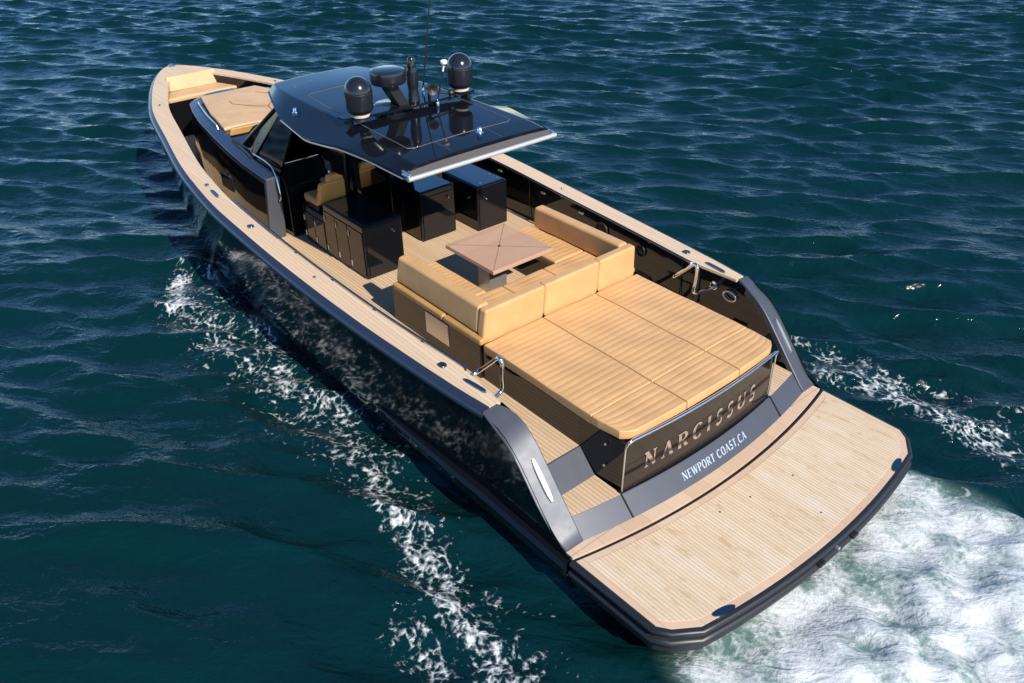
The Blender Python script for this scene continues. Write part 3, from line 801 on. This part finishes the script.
for y in (-.95, -.55):
    m = MB(); m.hexa([(7.66, y-.16, 1.88), (7.69, y-.16, 1.88), (7.69, y+.16, 1.88), (7.66, y+.16, 1.88), (7.80, y-.16, 2.09), (7.82, y-.16, 2.09), (7.82, y+.16, 2.09), (7.80, y+.16, 2.09)]); m.build('chart_screen', M['screen'], console)
m = MB()
wh = [(7.52+.05*math.sin(t), -.72+.17*math.cos(t), 1.78+.16*math.sin(t)) for t in np.linspace(0, 2*math.pi, 25)]
m.tube(wh, .013, 8, False)
for t in (0.5, 2.6, 4.7): m.tube([(7.54, -.72, 1.78), (7.52+.05*math.sin(t), -.72+.17*math.cos(t), 1.78+.16*math.sin(t))], .009, 6)
m.tube([(7.53, -.72, 1.78), (7.64, -.72, 1.76)], .02, 8); m.build('steering_wheel', M['chrome'], console)
# sunpad on the coachroof
def spw(x): return np.interp(x, [10.05, 11.1, 12.2], [1.02, .86, .58])
def splan(u, v):
    x = 12.24 + (10.02-12.24)*u
    w = spw(x); y = w - 2*w*v
    # aft edge comes forward towards the centreline, as a shallow notch
    x += .10*max(0, u-.7)/.3*abs(math.cos(math.pi*v))
    return (x-.0, y)
p = cushion(splan, 2.055, 2.13, 40, 20, 2.2, 1.8, .03)
fp = tag(p.build('bow_sun_pad', M['bow_tan'], None, (11.1, 0, 2.055), 50), 'flat tan sun pad on the coachroof near the bow, with a stitched seam outline', 'sun pad')
m = MB()
seam = [[(11.5, .30), (11.28, .33), (10.85, .05), (10.72, -.12), (10.95, -.30), (11.4, -.52)], [(10.72, -.12), (10.35, -.05)], [(11.72, -.34), (11.30, -.62), (11.1, -.58)]]
for s_ in seam: m.tube([(x, y, 2.131) for x, y in s_], .010, 6)
m.build('stitched_seam', new_mat('seam_thread', (.20, .11, .045), .8)[0], fp)
for sgn in (1, -1):
    m = MB(); m.hexa([(9.72, sgn*.45, 2.06), (10.02, sgn*.45, 2.06), (10.02, sgn*1.0, 2.06), (9.78, sgn*1.08, 2.06), (9.70, sgn*.45, 2.20), (9.98, sgn*.45, 2.14), (9.98, sgn*.96, 2.14), (9.76, sgn*1.04, 2.20)], .03, 3)
    tag(m.build('head_bolster', M['tan_trim'], None, (9.87, sgn*.75, 2.06)), 'dark tan bolster at the %s aft corner of the bow sun pad, against the windscreen' % ('port' if sgn > 0 else 'starboard'), 'bolster')
# windscreen, wrapped and smoked
m = MB()
pl0 = [(8.55, 1.23), (9.2, 1.14), (9.62, .85), (9.74, .4), (9.76, 0), (9.74, -.4), (9.62, -.85), (9.2, -1.14), (8.55, -1.23)]
pl1 = [(7.75, .98), (8.0, .88), (8.2, .65), (8.27, .3), (8.29, 0), (8.27, -.3), (8.2, -.65), (8.0, -.88), (7.75, -.98)]
zt = [2.97, 2.99, 3.02, 3.04, 3.04, 3.04, 3.02, 2.99, 2.97]
m.solid([[(a[0], a[1], 2.055), (a[0]-.012, a[1]*.99, 2.055), (b2[0]-.012, b2[1]*.99, z), (b2[0], b2[1], z)] for a, b2, z in zip(pl0, pl1, zt)])
ws = m.build('windscreen', M['glass'], yacht, smooth=40)
for i in (1, 7):
    m = MB(); m.tube([(pl0[i][0], pl0[i][1], 2.05), (pl1[i][0], pl1[i][1], zt[i])], .035, 8); m.build('windscreen_post', M['black'], ws)
m = MB()
m.tube([(a[0]+.02, a[1]*1.01, 2.065) for a in pl0], .022, 8); m.build('windscreen_gasket', M['rubber'], ws)

# ------------------------------------------------------------------ hardtop
def ht_half(x): return float(np.interp(x, [4.05, 5.0, 5.6, 6.3, 7.3, 7.9, 8.2, 8.34, 8.40, 8.44], [1.21, 1.31, 1.37, 1.37, 1.22, 1.03, .92, .87, .85, .82]))
def ht_edge(x): return float(np.interp(x, [4.05, 4.8, 5.4, 6.2, 7.3, 8.44], [3.08, 3.14, 3.14, 3.03, 3.03, 3.10]))
def ht_flat(x): return min(ht_half(x)*.86, float(np.interp(x, [4.05, 5.7, 7.6, 8.2, 8.44], [1.07, .97, .90, .82, .76])))
def ht_top(x): return float(np.interp(x, [4.05, 4.6, 6.0, 7.6, 8.38, 8.44], [3.17, 3.205, 3.25, 3.235, 3.205, 3.18]))
hxs = [4.05, 4.3, 4.6, 5.0, 5.4, 5.8, 6.2, 6.6, 7.0, 7.4, 7.7, 8.0, 8.2, 8.34, 8.40, 8.44]
def ht_sec(x):
    w, e, f, t = ht_half(x), ht_edge(x), ht_flat(x), ht_top(x)
    up_ = [(x, w, e-.035), (x, w+.008, e-.012), (x, w-.02, e+.004), (x, f+.012, t-.008), (x, f-.03, t+.003), (x, f*.5, t+.018), (x, 0, t+.024)]
    full = up_ + mir(up_[:-1])[::-1]
    lo = [(x, -(w-.05), e-.075), (x, -w*.5, min(e, t)-.085), (x, 0, min(e, t)-.085), (x, w*.5, min(e, t)-.085), (x, w-.05, e-.075)]
    return full + lo
m = MB(); m.solid([ht_sec(x) for x in hxs])
hardtop = m.build('hardtop', M['hardtop'], yacht, smooth=14)
def ht_z(x, y):
    f, t = ht_flat(x), ht_top(x)
    return t + .024 - .021*min(1, abs(y)/max(f-.03, .01))
m = MB()
corner = [(4.52, .84), (4.47, .76), (4.47, 0), (4.47, -.76), (4.52, -.84), (5.4, -.84), (6.6, -.80), (7.25, -.74), (7.33, -.66), (7.34, 0), (7.33, .66), (7.25, .74), (6.6, .80), (5.4, .84), (4.52, .84)]
fine = []
for a, b2 in zip(corner[:-1], corner[1:]):
    for k in range(6): fine.append((a[0]+(b2[0]-a[0])*k/6, a[1]+(b2[1]-a[1])*k/6))
fine.append(corner[-1])
m.tube([(x, y, ht_z(x, y)+.0015) for x, y in fine], .007, 6)
for y in (.45, -.35): m.tube([(4.47, y, ht_z(4.47, y)+.001), (4.10, y, ht_z(4.1, y)+.001)], .005, 6)
m.tube([(7.8, .66, ht_z(7.8, .66)+.0015), (7.95, .62, ht_z(7.95, .62)+.0015), (8.0, .3, ht_z(8.0, .3)+.0015), (8.02, -.3, ht_z(8.02, -.3)+.0015)], .005, 6)
m.build('sunroof_seal', M['pin'], hardtop)
# trim line under the side edge and retracted awning with its silver bar
for sgn in (1, -1):
    m = MB(); m.tube([(x, sgn*(ht_half(x)-.01), ht_edge(x)-.052) for x in np.linspace(4.1, 7.3, 20)], .013, 6); m.build('edge_trim', M['brushed'], hardtop)
m = MB()
m.solid([[(4.06, y, 3.155-.04*(abs(y)/1.2)**4), (3.985-.0, y, 3.07), (3.985, y, 3.06), (4.07, y, 3.10-.03*(abs(y)/1.2)**4)] for y in np.linspace(-1.16, 1.19, 13)])
awn = m.build('awning', M['awning'], hardtop)
m = MB(); m.tube([(3.965, -1.18, 3.055), (3.965, 1.215, 3.055)], .03, 12); m.build('awning_bar', M['silver'], hardtop)
for y in (1.18, -1.15):
    m = MB(); m.box(3.96, 4.12, y-.03, y+.03, 3.03, 3.10, .01); m.tube([(4.0, y-.02, 3.1), (4.1, y+.02, 3.13)], .018, 8); m.build('awning_bracket', M['chrome'], hardtop)
for x, y, zz in ((7.0, 1.10, None), (4.33, -.17, None)):
    z = ht_z(x, y) if y < .9 else ht_edge(x)+.09
    m = MB(); m.lathe((x, y, z), [(.05, -.03), (.05, .02), (.035, .03), (.03, .075), (.02, .09), (0, .093)], 16); m.build('deck_light', M['chrome'], hardtop)
# side windows, posts and hanging panels between the cabin and the hardtop
for sgn in (1, -1):
    m = MB()
    m.hexa([(7.72, sgn*1.16, 2.0), (8.5, sgn*1.16, 2.05), (8.5, sgn*1.20, 2.05), (7.72, sgn*1.2, 2.0), (7.2, sgn*1.0, 2.96), (7.75, sgn*.95, 2.96), (7.75, sgn*.99, 2.96), (7.2, sgn*1.04, 2.96)])
    m.build('side_window', M['glass'], yacht, smooth=20)
    m = MB(); m.box(6.86, 7.0, sgn*.26, sgn*.345, DECK+.003, 3.12, .012); m.build('hardtop_strut', M['black'], yacht)
    m = MB(); m.hexa([(6.20, sgn*.84, 2.34), (6.78, sgn*.84, 2.28), (6.78, sgn*.87, 2.28), (6.20, sgn*.87, 2.34), (6.10, sgn*.84, 3.05), (6.86, sgn*.84, 3.05), (6.86, sgn*.87, 3.05), (6.10, sgn*.87, 3.05)], .01)
    m.build('hanging_panel', M['black'], yacht)

# ------------------------------------------------------------------ mast gear on the hardtop
m = MB()
def wing(y):
    return (5.66 + .05*y + .05*(y/1.15)**2, 3.345 - .01*(y/1.15)**2)
secs = []
for y in np.linspace(-1.06, 1.06, 25):
    x, z = wing(y); c = .15*(1-.5*(abs(y)/1.06)**6)
    secs.append([(x-c, y, z-.012), (x+c*.9, y, z-.012), (x+c, y, z), (x+c*.8, y, z+.014), (x-c*.8, y, z+.014), (x-c, y, z)])
m.solid(secs)
for y in (-.95, -.4, .4, .95):
    x, z = wing(y); m.box(x-.08, x+.08, y-.03, y+.03, 3.2, z-.01)
wing_o = m.build('mast_wing', M['hardtop'], hardtop, smooth=40)
def dome(x, y, z):
    m = MB()
    prof = [(.10, -.03), (.165, .03), (.18, .05), (.184, .07), (.186, .27)]
    prof += [(.186*math.cos(t), .27+.20*math.sin(t)) for t in np.linspace(.12, math.pi/2, 12)]
    m.lathe((x, y, z), prof, 36); o = m.build('satellite_dome', M['radome'], yacht, (x, y, z), smooth=40)
    m = MB(); m.lathe((x, y, z-.045), [(.12, 0), (.125, .025), (.10, .04)], 28); m.build('mounting_ring', M['ring_white'], o)
    m = MB(); m.lathe((x, y, z-.10), [(.09, 0), (.08, .055)], 20); m.build('dome_foot', M['matte_black'], o)
    m = MB(); m.lathe((x, y, z), [(.1855, .255), (.188, .26), (.188, .268), (.1855, .272)], 36); m.build('dome_seam', M['matte_black'], o)
    return o
d1 = dome(5.58, .85, 3.42)
d2 = d1.copy(); col.objects.link(d2); d2.location = (5.63, -.85, 3.42)
for ch in list(d1.children):
    c = ch.copy(); col.objects.link(c); c.parent = d2
# open array style radar drum on a canted pedestal
m = MB()
rx, ry, rz = 5.72, .29, 3.66
m.lathe((rx, ry, rz), [(.18, 0), (.235, .02), (.245, .06), (.245, .15), (.235, .185), (.19, .20), (.05, .205), (0, .205)], 28)
rad = m.build('radar_drum', M['radome'], yacht, smooth=40)
m = MB(); m.hexa([(rx-.10, ry-.30, 3.27), (rx+.12, ry-.30, 3.27), (rx+.12, ry-.14, 3.27), (rx-.10, ry-.14, 3.27), (rx-.10, ry-.08, 3.657), (rx+.10, ry-.08, 3.657), (rx+.10, ry+.10, 3.657), (rx-.10, ry+.10, 3.657)], .015); m.build('radar_arm', M['matte_black'], rad)
m = MB(); m.lathe((rx+.12, ry-.07, 3.27), [(.24, -.02), (.25, .05), (.21, .085), (0, .10)], 26); m.build('radar_foot', M['radome'], rad)
# thermal camera
m = MB(); cx_, cy_ = 5.72, -.10
m.lathe((cx_, cy_, 3.26), [(.10, 0), (.085, .10), (.07, .25), (.075, .30), (.082, .32), (.082, .50), (.07, .52), (.062, .56), (.062, .62), (.05, .67), (.025, .695), (0, .70)], 22)
tc = m.build('thermal_camera', M['radome'], yacht)
m = MB(); m.lathe((cx_-.055, cy_+.03, 3.845), [(.03, -.02), (.032, .02), (.0, .024)], 14, (-1, .3, 0)); m.build('camera_lens', M['screen'], tc)
# horn and whip, nav light
m = MB(); m.lathe((5.62, -.32, 3.50), [(.045, -.10), (.05, -.02), (.055, .05), (.075, .09), (.08, .10), (.05, .09), (0, .05)], 18, (-1, .3, .1)); m.tube([(5.66, -.32, 3.26), (5.66, -.32, 3.5)], .022, 8)
m.tube([(5.62, -.32, 3.46), (5.55, -.62, 3.38)], .015, 8); m.lathe((5.55, -.62, 3.30), [(.05, 0), (.05, .04), (.03, .06), (.04, .09), (.055, .10), (.04, .13), (0, .135)], 16)
m.build('horn', M['matte_black'], yacht)
m = MB(); m.lathe((5.98, -.44, 3.26), [(.03, 0), (.03, .10), (.02, .13), (.02, .18), (0, .19)], 14); m.build('antenna_base', M['chrome'], yacht); m = MB(); m.lathe((5.52, -.36, 3.26), [(.028, 0), (.028, .06), (.015, .09), (0, .10)], 14); m.build('antenna_base', M['chrome'], yacht)
m = MB(); m.tube([(5.98, -.44, 3.40), (5.88, -.55, 4.4), (5.76, -.68, 5.6)], [.013, .011, .009], 6); wp = m.build('whip_antenna', M['matte_black'], yacht)
m = MB(); m.tube([(5.52, -.36, 3.33), (5.45, -.43, 3.75)], .011, 8); nl = m.build('light_pole', M['matte_black'], yacht)
m = MB(); m.tube([(5.45, -.43, 3.75), (5.43, -.44, 3.84)], .014, 8); m.lathe((5.43, -.44, 3.84), [(.03, 0), (.05, .02), (.05, .05), (.03, .065), (0, .07)], 16); m.build('anchor_light', M['white'], nl)

# ------------------------------------------------------------------ bow seating and fittings
m = MB(); m.hexa([(13.62, -.86, DECK), (14.25, -.52, DECK), (14.25, .52, DECK), (13.62, .86, DECK), (13.62, -.88, 1.70), (14.27, -.60, 1.70), (14.27, .60, 1.70), (13.62, .88, 1.70)], .01); bb = m.build('bow_bench_base', M['black'], yacht)
p = cushion(lambda u, v: (13.60+.52*u, (.84-.20*u)*(1-2*v)), 1.703, 1.80, 14, 24, .5, 1.6, .03)
tag(p.build('bench_cushion', M['bow_tan'], None, (13.86, 0, 1.703), 50), 'tan bench seat cushion across the bow, in front of the bow backrest', 'seat cushion')
m = MB(); m.hexa([(14.10, -.60, 1.78), (14.23, -.58, 1.78), (14.23, .56, 1.78), (14.10, .58, 1.78), (14.20, -.54, 2.07), (14.27, -.53, 2.07), (14.27, .50, 2.07), (14.20, .51, 2.07)], .025, 3)
tag(m.build('bow_cushion', M['bow_tan'], None, (14.2, 0, 1.78)), 'pale tan upright back cushion at the very bow under the teak bow deck', 'cushion')
for sgn in (1, -1):
    m = MB(); m.hexa([(13.45, sgn*.98, 1.55), (14.08, sgn*.70, 1.55), (14.10, sgn*.66, 1.55), (13.45, sgn*.92, 1.55), (13.55, sgn*.96, 1.92), (14.14, sgn*.70, 2.0), (14.16, sgn*.64, 2.0), (13.55, sgn*.90, 1.92)], .015)
    tag(m.build('side_bolster', M['tan_trim'], None, (13.8, sgn*.8, 1.55)), 'narrow dark tan side pad on the %s end of the bow bench' % ('port' if sgn > 0 else 'starboard'), 'bolster')
    m = MB(); m.lathe((13.42, sgn*.90, 1.62), [(.03, -.02), (.03, .10), (.02, .13), (0, .135)], 12); m.build('bench_hinge', M['chrome'], bb)
def cleat(x, y, L, w):
    # follows the gunwale's line, a low rounded bar in its pocket
    t = math.atan2(math.copysign(Wd(x+.1)-Wd(x-.1), (1 if y > 0 else -1)*(Wd(x+.1)-Wd(x-.1))), .2)
    m = MB(); c, s_ = math.cos(t), math.sin(t)
    loop = [(x+L*math.copysign(abs(math.cos(a))**.5, math.cos(a))*c - w*math.sin(a)*s_, y+L*math.copysign(abs(math.cos(a))**.5, math.cos(a))*s_ + w*math.sin(a)*c) for a in np.linspace(0, 2*math.pi, 21)[:-1]]
    m.prism(loop, Sh(x)-.02, Sh(x)+.024, .008)
    m.build('pop_up_cleat' if L > .1 else 'deck_filler', M['cleat'], yacht)
for sgn in (1, -1):
    for x, L, w in ((8.07, .17, .03), (8.45, .05, .03), (6.70, .06, .045), (4.88, .02, .02), (2.25, .055, .045), (1.72, .18, .028), (12.7, .04, .02)):
        cleat(x, sgn*(Wd(x)-.23), L, w)
m = MB(); m.hexa([(15.2, -.07, 1.99), (15.36, -.05, 1.95), (15.36, .05, 1.95), (15.2, .07, 1.99), (15.18, -.07, 2.03), (15.38, -.04, 2.025), (15.38, .04, 2.025), (15.18, .07, 2.03)], .01); m.build('stem_fitting', M['cleat'], yacht)
# looped grab handles by the gates
for sgn in (1, -1):
    y0, y1 = 1.97, (1.69 if sgn > 0 else 1.56)
    pts = smooth_path([(1.62, sgn*y0, 1.40), (1.66, sgn*1.80, 1.39), (1.67, sgn*y1, 1.44), (1.665, sgn*y1, 1.62), (1.665, sgn*y1, 1.79), (1.72, sgn*y1, 1.83), (1.86, sgn*y1, 1.69), (2.02, sgn*y1, 1.53), (2.07, sgn*1.76, 1.47), (2.08, sgn*y0, 1.46)], 5)
    m = MB(); m.tube(pts, .024, 10); m.build('grab_handle', M['chrome'], yacht)

# ------------------------------------------------------------------ water
def axis_pts(a, b, h, lim0, lim1, g=1.045):
    c = list(np.arange(a, b+h/2, h)); lo, s_ = [], h
    x = a
    while x > lim0: s_ *= g; x -= s_; lo.append(x)
    hi, s_ = [], h; x = c[-1]
    while x < lim1: s_ *= g; x += s_; hi.append(x)
    return np.array(lo[::-1]+c+hi)
X = axis_pts(-5.0, 38.0, .088, -2500, 2500, 1.06); Y = axis_pts(-33.0, 8.0, .088, -2500, 2500, 1.06)
GX, GY = np.meshgrid(X, Y, indexing='ij')
hx = np.gradient(X)[:, None]; hy = np.gradient(Y)[None, :]; H = np.maximum(hx, hy)
Z = np.zeros_like(GX); DX = np.zeros_like(GX); DY = np.zeros_like(GX)
wind = math.atan2(.76, -.62)          # waves run towards the camera's left, crests across the view
comps = [(.32*(1.55/.32)**rng.random(), .30) for _ in range(120)] + [(rng.uniform(3.5, 8), .35) for _ in range(7)]
gust = sum(np.sin(GX*a+GY*b+c) for a, b, c in ((.31, .12, 1), (-.14, .37, 2.2), (.22, -.27, .4), (.55, .4, 3.1)))
gust = 1.0+.13*gust
for lam, spread in comps:
    th = wind + rng.normal(0, spread)
    kk = 2*math.pi/lam; amp = (.0066*min(lam, 1.3)**.9 if lam < 3.2 else .015)*rng.uniform(.5, 1.3)
    ph = rng.uniform(0, 2*math.pi); cx, sx = math.cos(th), math.sin(th)
    att = np.clip((lam/H-2.5)/2.5, 0, 1)
    a_ = kk*(GX*cx+GY*sx)+ph
    if lam < 3.2: att = att*gust
    Z += amp*att*np.cos(a_); DX -= .8*amp*att*np.sin(a_)*cx; DY -= .8*amp*att*np.sin(a_)*sx
def vnoise(x, y, seed):
    r_ = np.random.default_rng(seed); T = r_.random((256, 256))
    xi = np.floor(x).astype(int); yi = np.floor(y).astype(int); fx = x-xi; fy = y-yi
    fx = fx*fx*(3-2*fx); fy = fy*fy*(3-2*fy)
    g = lambda a, b: T[a % 256, b % 256]
    return (g(xi, yi)*(1-fx)+g(xi+1, yi)*fx)*(1-fy) + (g(xi, yi+1)*(1-fx)+g(xi+1, yi+1)*fx)*fy
def fbm(x, y, seed, o=4):
    s_, a, t = 0, 1, 0
    for i in range(o): s_ = s_ + a*vnoise(x*2**i+7.3*i, y*2**i+3.1*i, seed+i); t += a; a *= .55
    return s_/t
inner_dom = (GX > -16) & (GX < 14) & (GY > -9) & (GY < 9)
sm = lambda e0, e1, v: np.clip((v-e0)/(e1-e0), 0, 1)**2*(3-2*np.clip((v-e0)/(e1-e0), 0, 1))
hw = np.array([Wl(min(max(x, -.2), 15.2)) for x in X])[:, None]*np.ones_like(GY)
ay = np.abs(GY)
big = fbm(GX*.55, GY*.55, 40, 3); med = fbm(GX*1.7, GY*1.7, 50, 3)
# side wash: a drifting ribbon of lace leaving the bow shoulder
yc = np.interp(GX, [-8, -3, -1, 0, 1, 2, 3, 4, 5.5, 7, 8.5, 9.6, 10.6], [5.6, 4.1, 3.55, 3.33, 3.15, 3.0, 2.75, 2.68, 2.72, 3.0, 3.0, 2.55, 2.1])
wdt = np.interp(GX, [-8, 0, 4, 7, 9, 10.4], [.9, .42, .34, .42, .38, .16])
fade = sm(10.7, 9.7, GX)*sm(-14, -4, GX)
rib = np.exp(-((ay-yc)/wdt)**2)*fade
rib2 = .62*np.exp(-((ay-yc-.55)/.45)**2)*sm(8.5, 6, GX)*fade*sm(.35, .65, big)
near = .55*np.exp(-((ay-hw-.18)/.26)**2)*sm(10.4, 9.4, GX)*sm(4.0, 6.5, GX)*(GX > 0)
bow = sm(6.2, 7.6, GX)
side = np.maximum(np.maximum(rib*(.47+.20*bow+.30*sm(.32, .66, big)+.5*(med-.5)), np.maximum(rib2, .54*np.exp(-((ay-yc+.1)/1.0)**2)*fade*sm(.25, .6, fbm(GX*.8, GY*.8, 45, 3))*1.15)), near*1.15)
port_soft = np.where(GY < 0, np.where(GX < 3, .9, .4), 1.0)
side = side*port_soft
stbd = .70*np.exp(-((GY+3.6+.1*GX)/.75)**2)*sm(2.2, .2, GX)*sm(-12, -3, GX)*sm(.3, .6, big)
side = np.maximum(side, stbd)
# stern wash
half = 2.3+.10*np.maximum(0, -1.2-GX)
st = sm(-.7, -1.5, GX)*sm(half+.25, half-.5, ay+.5*(big-.5))*np.interp(GX, [-16, -9, -3], [.0, .6, 1.0])
st *= (.56+.36*sm(.25, .75, med)+.30*(fbm(GX*.9, GY*2.2, 77, 3)))
foam = np.clip(np.maximum(side, st*1.15), 0, 1.3)*inner_dom
aer = np.clip(np.maximum(st, .25*side), 0, 1)*inner_dom
turb = (fbm(GX*1.8+GY*1.2, GY*1.8-GX*1.2, 60, 4)-.5)
Zt = Z*(1-.75*np.clip(st, 0, 1)) + np.clip(st, 0, 1)*(turb*.20 + .05 + .34*(.5-np.abs(fbm(GX*.62+GY*.55+3, GY*.95-GX*.5, 91, 4)-.5)*2)*sm(-1.5, -2.6, GX)) + .05*np.clip(side, 0, 1)*(turb*2)
Zt += .10*np.exp(-((ay-hw-.35)/.3)**2)*sm(10.8, 9.8, GX)*sm(7, 9, GX)*(GX > 0)
# keep the sea out of the boat
inside = (GX > -1.75) & (GX < 15.3) & (ay < hw+.08)
Zt = np.where(inside, np.minimum(Zt, .10), Zt)
DX = np.where(inside, 0, DX*(1-np.clip(st, 0, 1))); DY = np.where(inside, 0, DY*(1-np.clip(st, 0, 1)))
nx_, ny_ = GX.shape
co = np.stack([GX+DX, GY+DY, Zt], -1).reshape(-1, 3).astype(np.float32)
ii = np.arange(nx_*ny_).reshape(nx_, ny_)
quads = np.stack([ii[:-1, :-1], ii[1:, :-1], ii[1:, 1:], ii[:-1, 1:]], -1).reshape(-1, 4)
me = bpy.data.meshes.new('sea_water'); me.vertices.add(len(co)); me.vertices.foreach_set('co', co.ravel())
me.loops.add(quads.size); me.loops.foreach_set('vertex_index', quads.ravel().astype(np.int32))
me.polygons.add(len(quads)); me.polygons.foreach_set('loop_start', np.arange(0, quads.size, 4, dtype=np.int32))
me.polygons.foreach_set('use_smooth', np.ones(len(quads), dtype=bool))
me.update(calc_edges=True)
for nm, arr in (('foam', foam), ('aer', aer)):
    at = me.attributes.new(nm, 'FLOAT', 'POINT'); at.data.foreach_set('value', arr.ravel().astype(np.float32))
water = bpy.data.objects.new('water', me); col.objects.link(water)
tag(water, 'dark blue green rippled sea with white foam trailing round the yacht', 'water', None, 'structure')
mw, ntw, bw = new_mat('sea_surface', (.004, .03, .035), .06, ior=1.333)
g = NG(ntw)
pos = g.n('ShaderNodeNewGeometry').outputs['Position']
fo = g.n('ShaderNodeAttribute', attribute_name='foam').outputs['Fac']; ae = g.n('ShaderNodeAttribute', attribute_name='aer').outputs['Fac']
flat = g.mapping(pos, (1, 1, 0))
warp = g.n('ShaderNodeTexNoise'); g.put(warp, 'Vector', flat); warp.inputs['Scale'].default_value = 1.9; warp.inputs['Detail'].default_value = 4
off = g.n('ShaderNodeVectorMath', operation='MULTIPLY_ADD'); g.put(off, 0, warp.outputs['Color']); off.inputs[1].default_value = (.26, .26, 0); g.put(off, 2, flat)
vv = off.outputs[0]
def lace(scale, w):
    vo = g.n('ShaderNodeTexVoronoi', feature='DISTANCE_TO_EDGE'); g.put(vo, 'Vector', vv); vo.inputs['Scale'].default_value = scale
    return g.math('SUBTRACT', 1.0, g.rng(vo.outputs['Distance'], 0.0, w))
l1 = lace(4.6, .2); l2 = lace(12, .28)
calm = g.math('SUBTRACT', 1.0, g.math('MULTIPLY', ae, .65))
nz = g.noise(vv, 3.0, 5, .6); nf = g.noise(flat, 24, 4, .6)
nb = g.noise(vv, 12.5, 4, .62)
tex = g.math('ADD', g.math('MULTIPLY', g.math('ADD', g.math('MULTIPLY', l1, .12), g.math('MULTIPLY', l2, .14)), calm), g.math('ADD', g.math('MULTIPLY', nz, .58), g.math('MULTIPLY', nb, .74)))
strk = g.noise(g.mapping(vv, (.55, 1.9, 0)), 1.5, 6, .6)
tex = g.math('ADD', tex, g.math('MULTIPLY', ae, g.math('MULTIPLY_ADD', strk, 1.25, -.62)))
lev = g.math('SUBTRACT', g.math('ADD', tex, g.math('MULTIPLY', fo, .80)), 1.285)
fm = g.math('MULTIPLY', g.rng(lev, g.math('MULTIPLY', ae, -.12), g.math('ADD', .20, g.math('MULTIPLY', ae, .28))), g.rng(fo, .03, .18))
deep = g.mix(g.rng(g.noise(flat, .25, 3, .5), .35, .7), (.0012, .0180, .0200), (.0014, .0195, .026))
body = g.mix(g.rng(ae, .15, 1.0), deep, (.14, .24, .21))
colr = g.mix(fm, body, (.62, .65, .655))
ntw.links.new(colr, bw.inputs['Base Color'])
ntw.links.new(g.math('ADD', g.math('MULTIPLY', fm, .55), .05), bw.inputs['Roughness'])
rp = g.mapping(pos, (1, 1, .2), (0, 0, 0), (0, 0, -wind))
rp = g.mapping(rp, (1.0, .45, 1))
r1 = g.noise(rp, 5.5, 4, .55, .6); r2_ = g.noise(rp, 15, 3, .6, .4)
hgt = g.math('ADD', g.math('MULTIPLY', r1, .050), g.math('MULTIPLY', r2_, .008))
hgt = g.math('ADD', hgt, g.math('MULTIPLY', fm, g.math('ADD', .004, g.math('MULTIPLY', nf, .008))))
bp = g.n('ShaderNodeBump'); g.put(bp, 'Height', hgt); bp.inputs['Strength'].default_value = 1.0; bp.inputs['Distance'].default_value = 1.0
ntw.links.new(bp.outputs[0], bw.inputs['Normal'])
me.materials.append(mw)
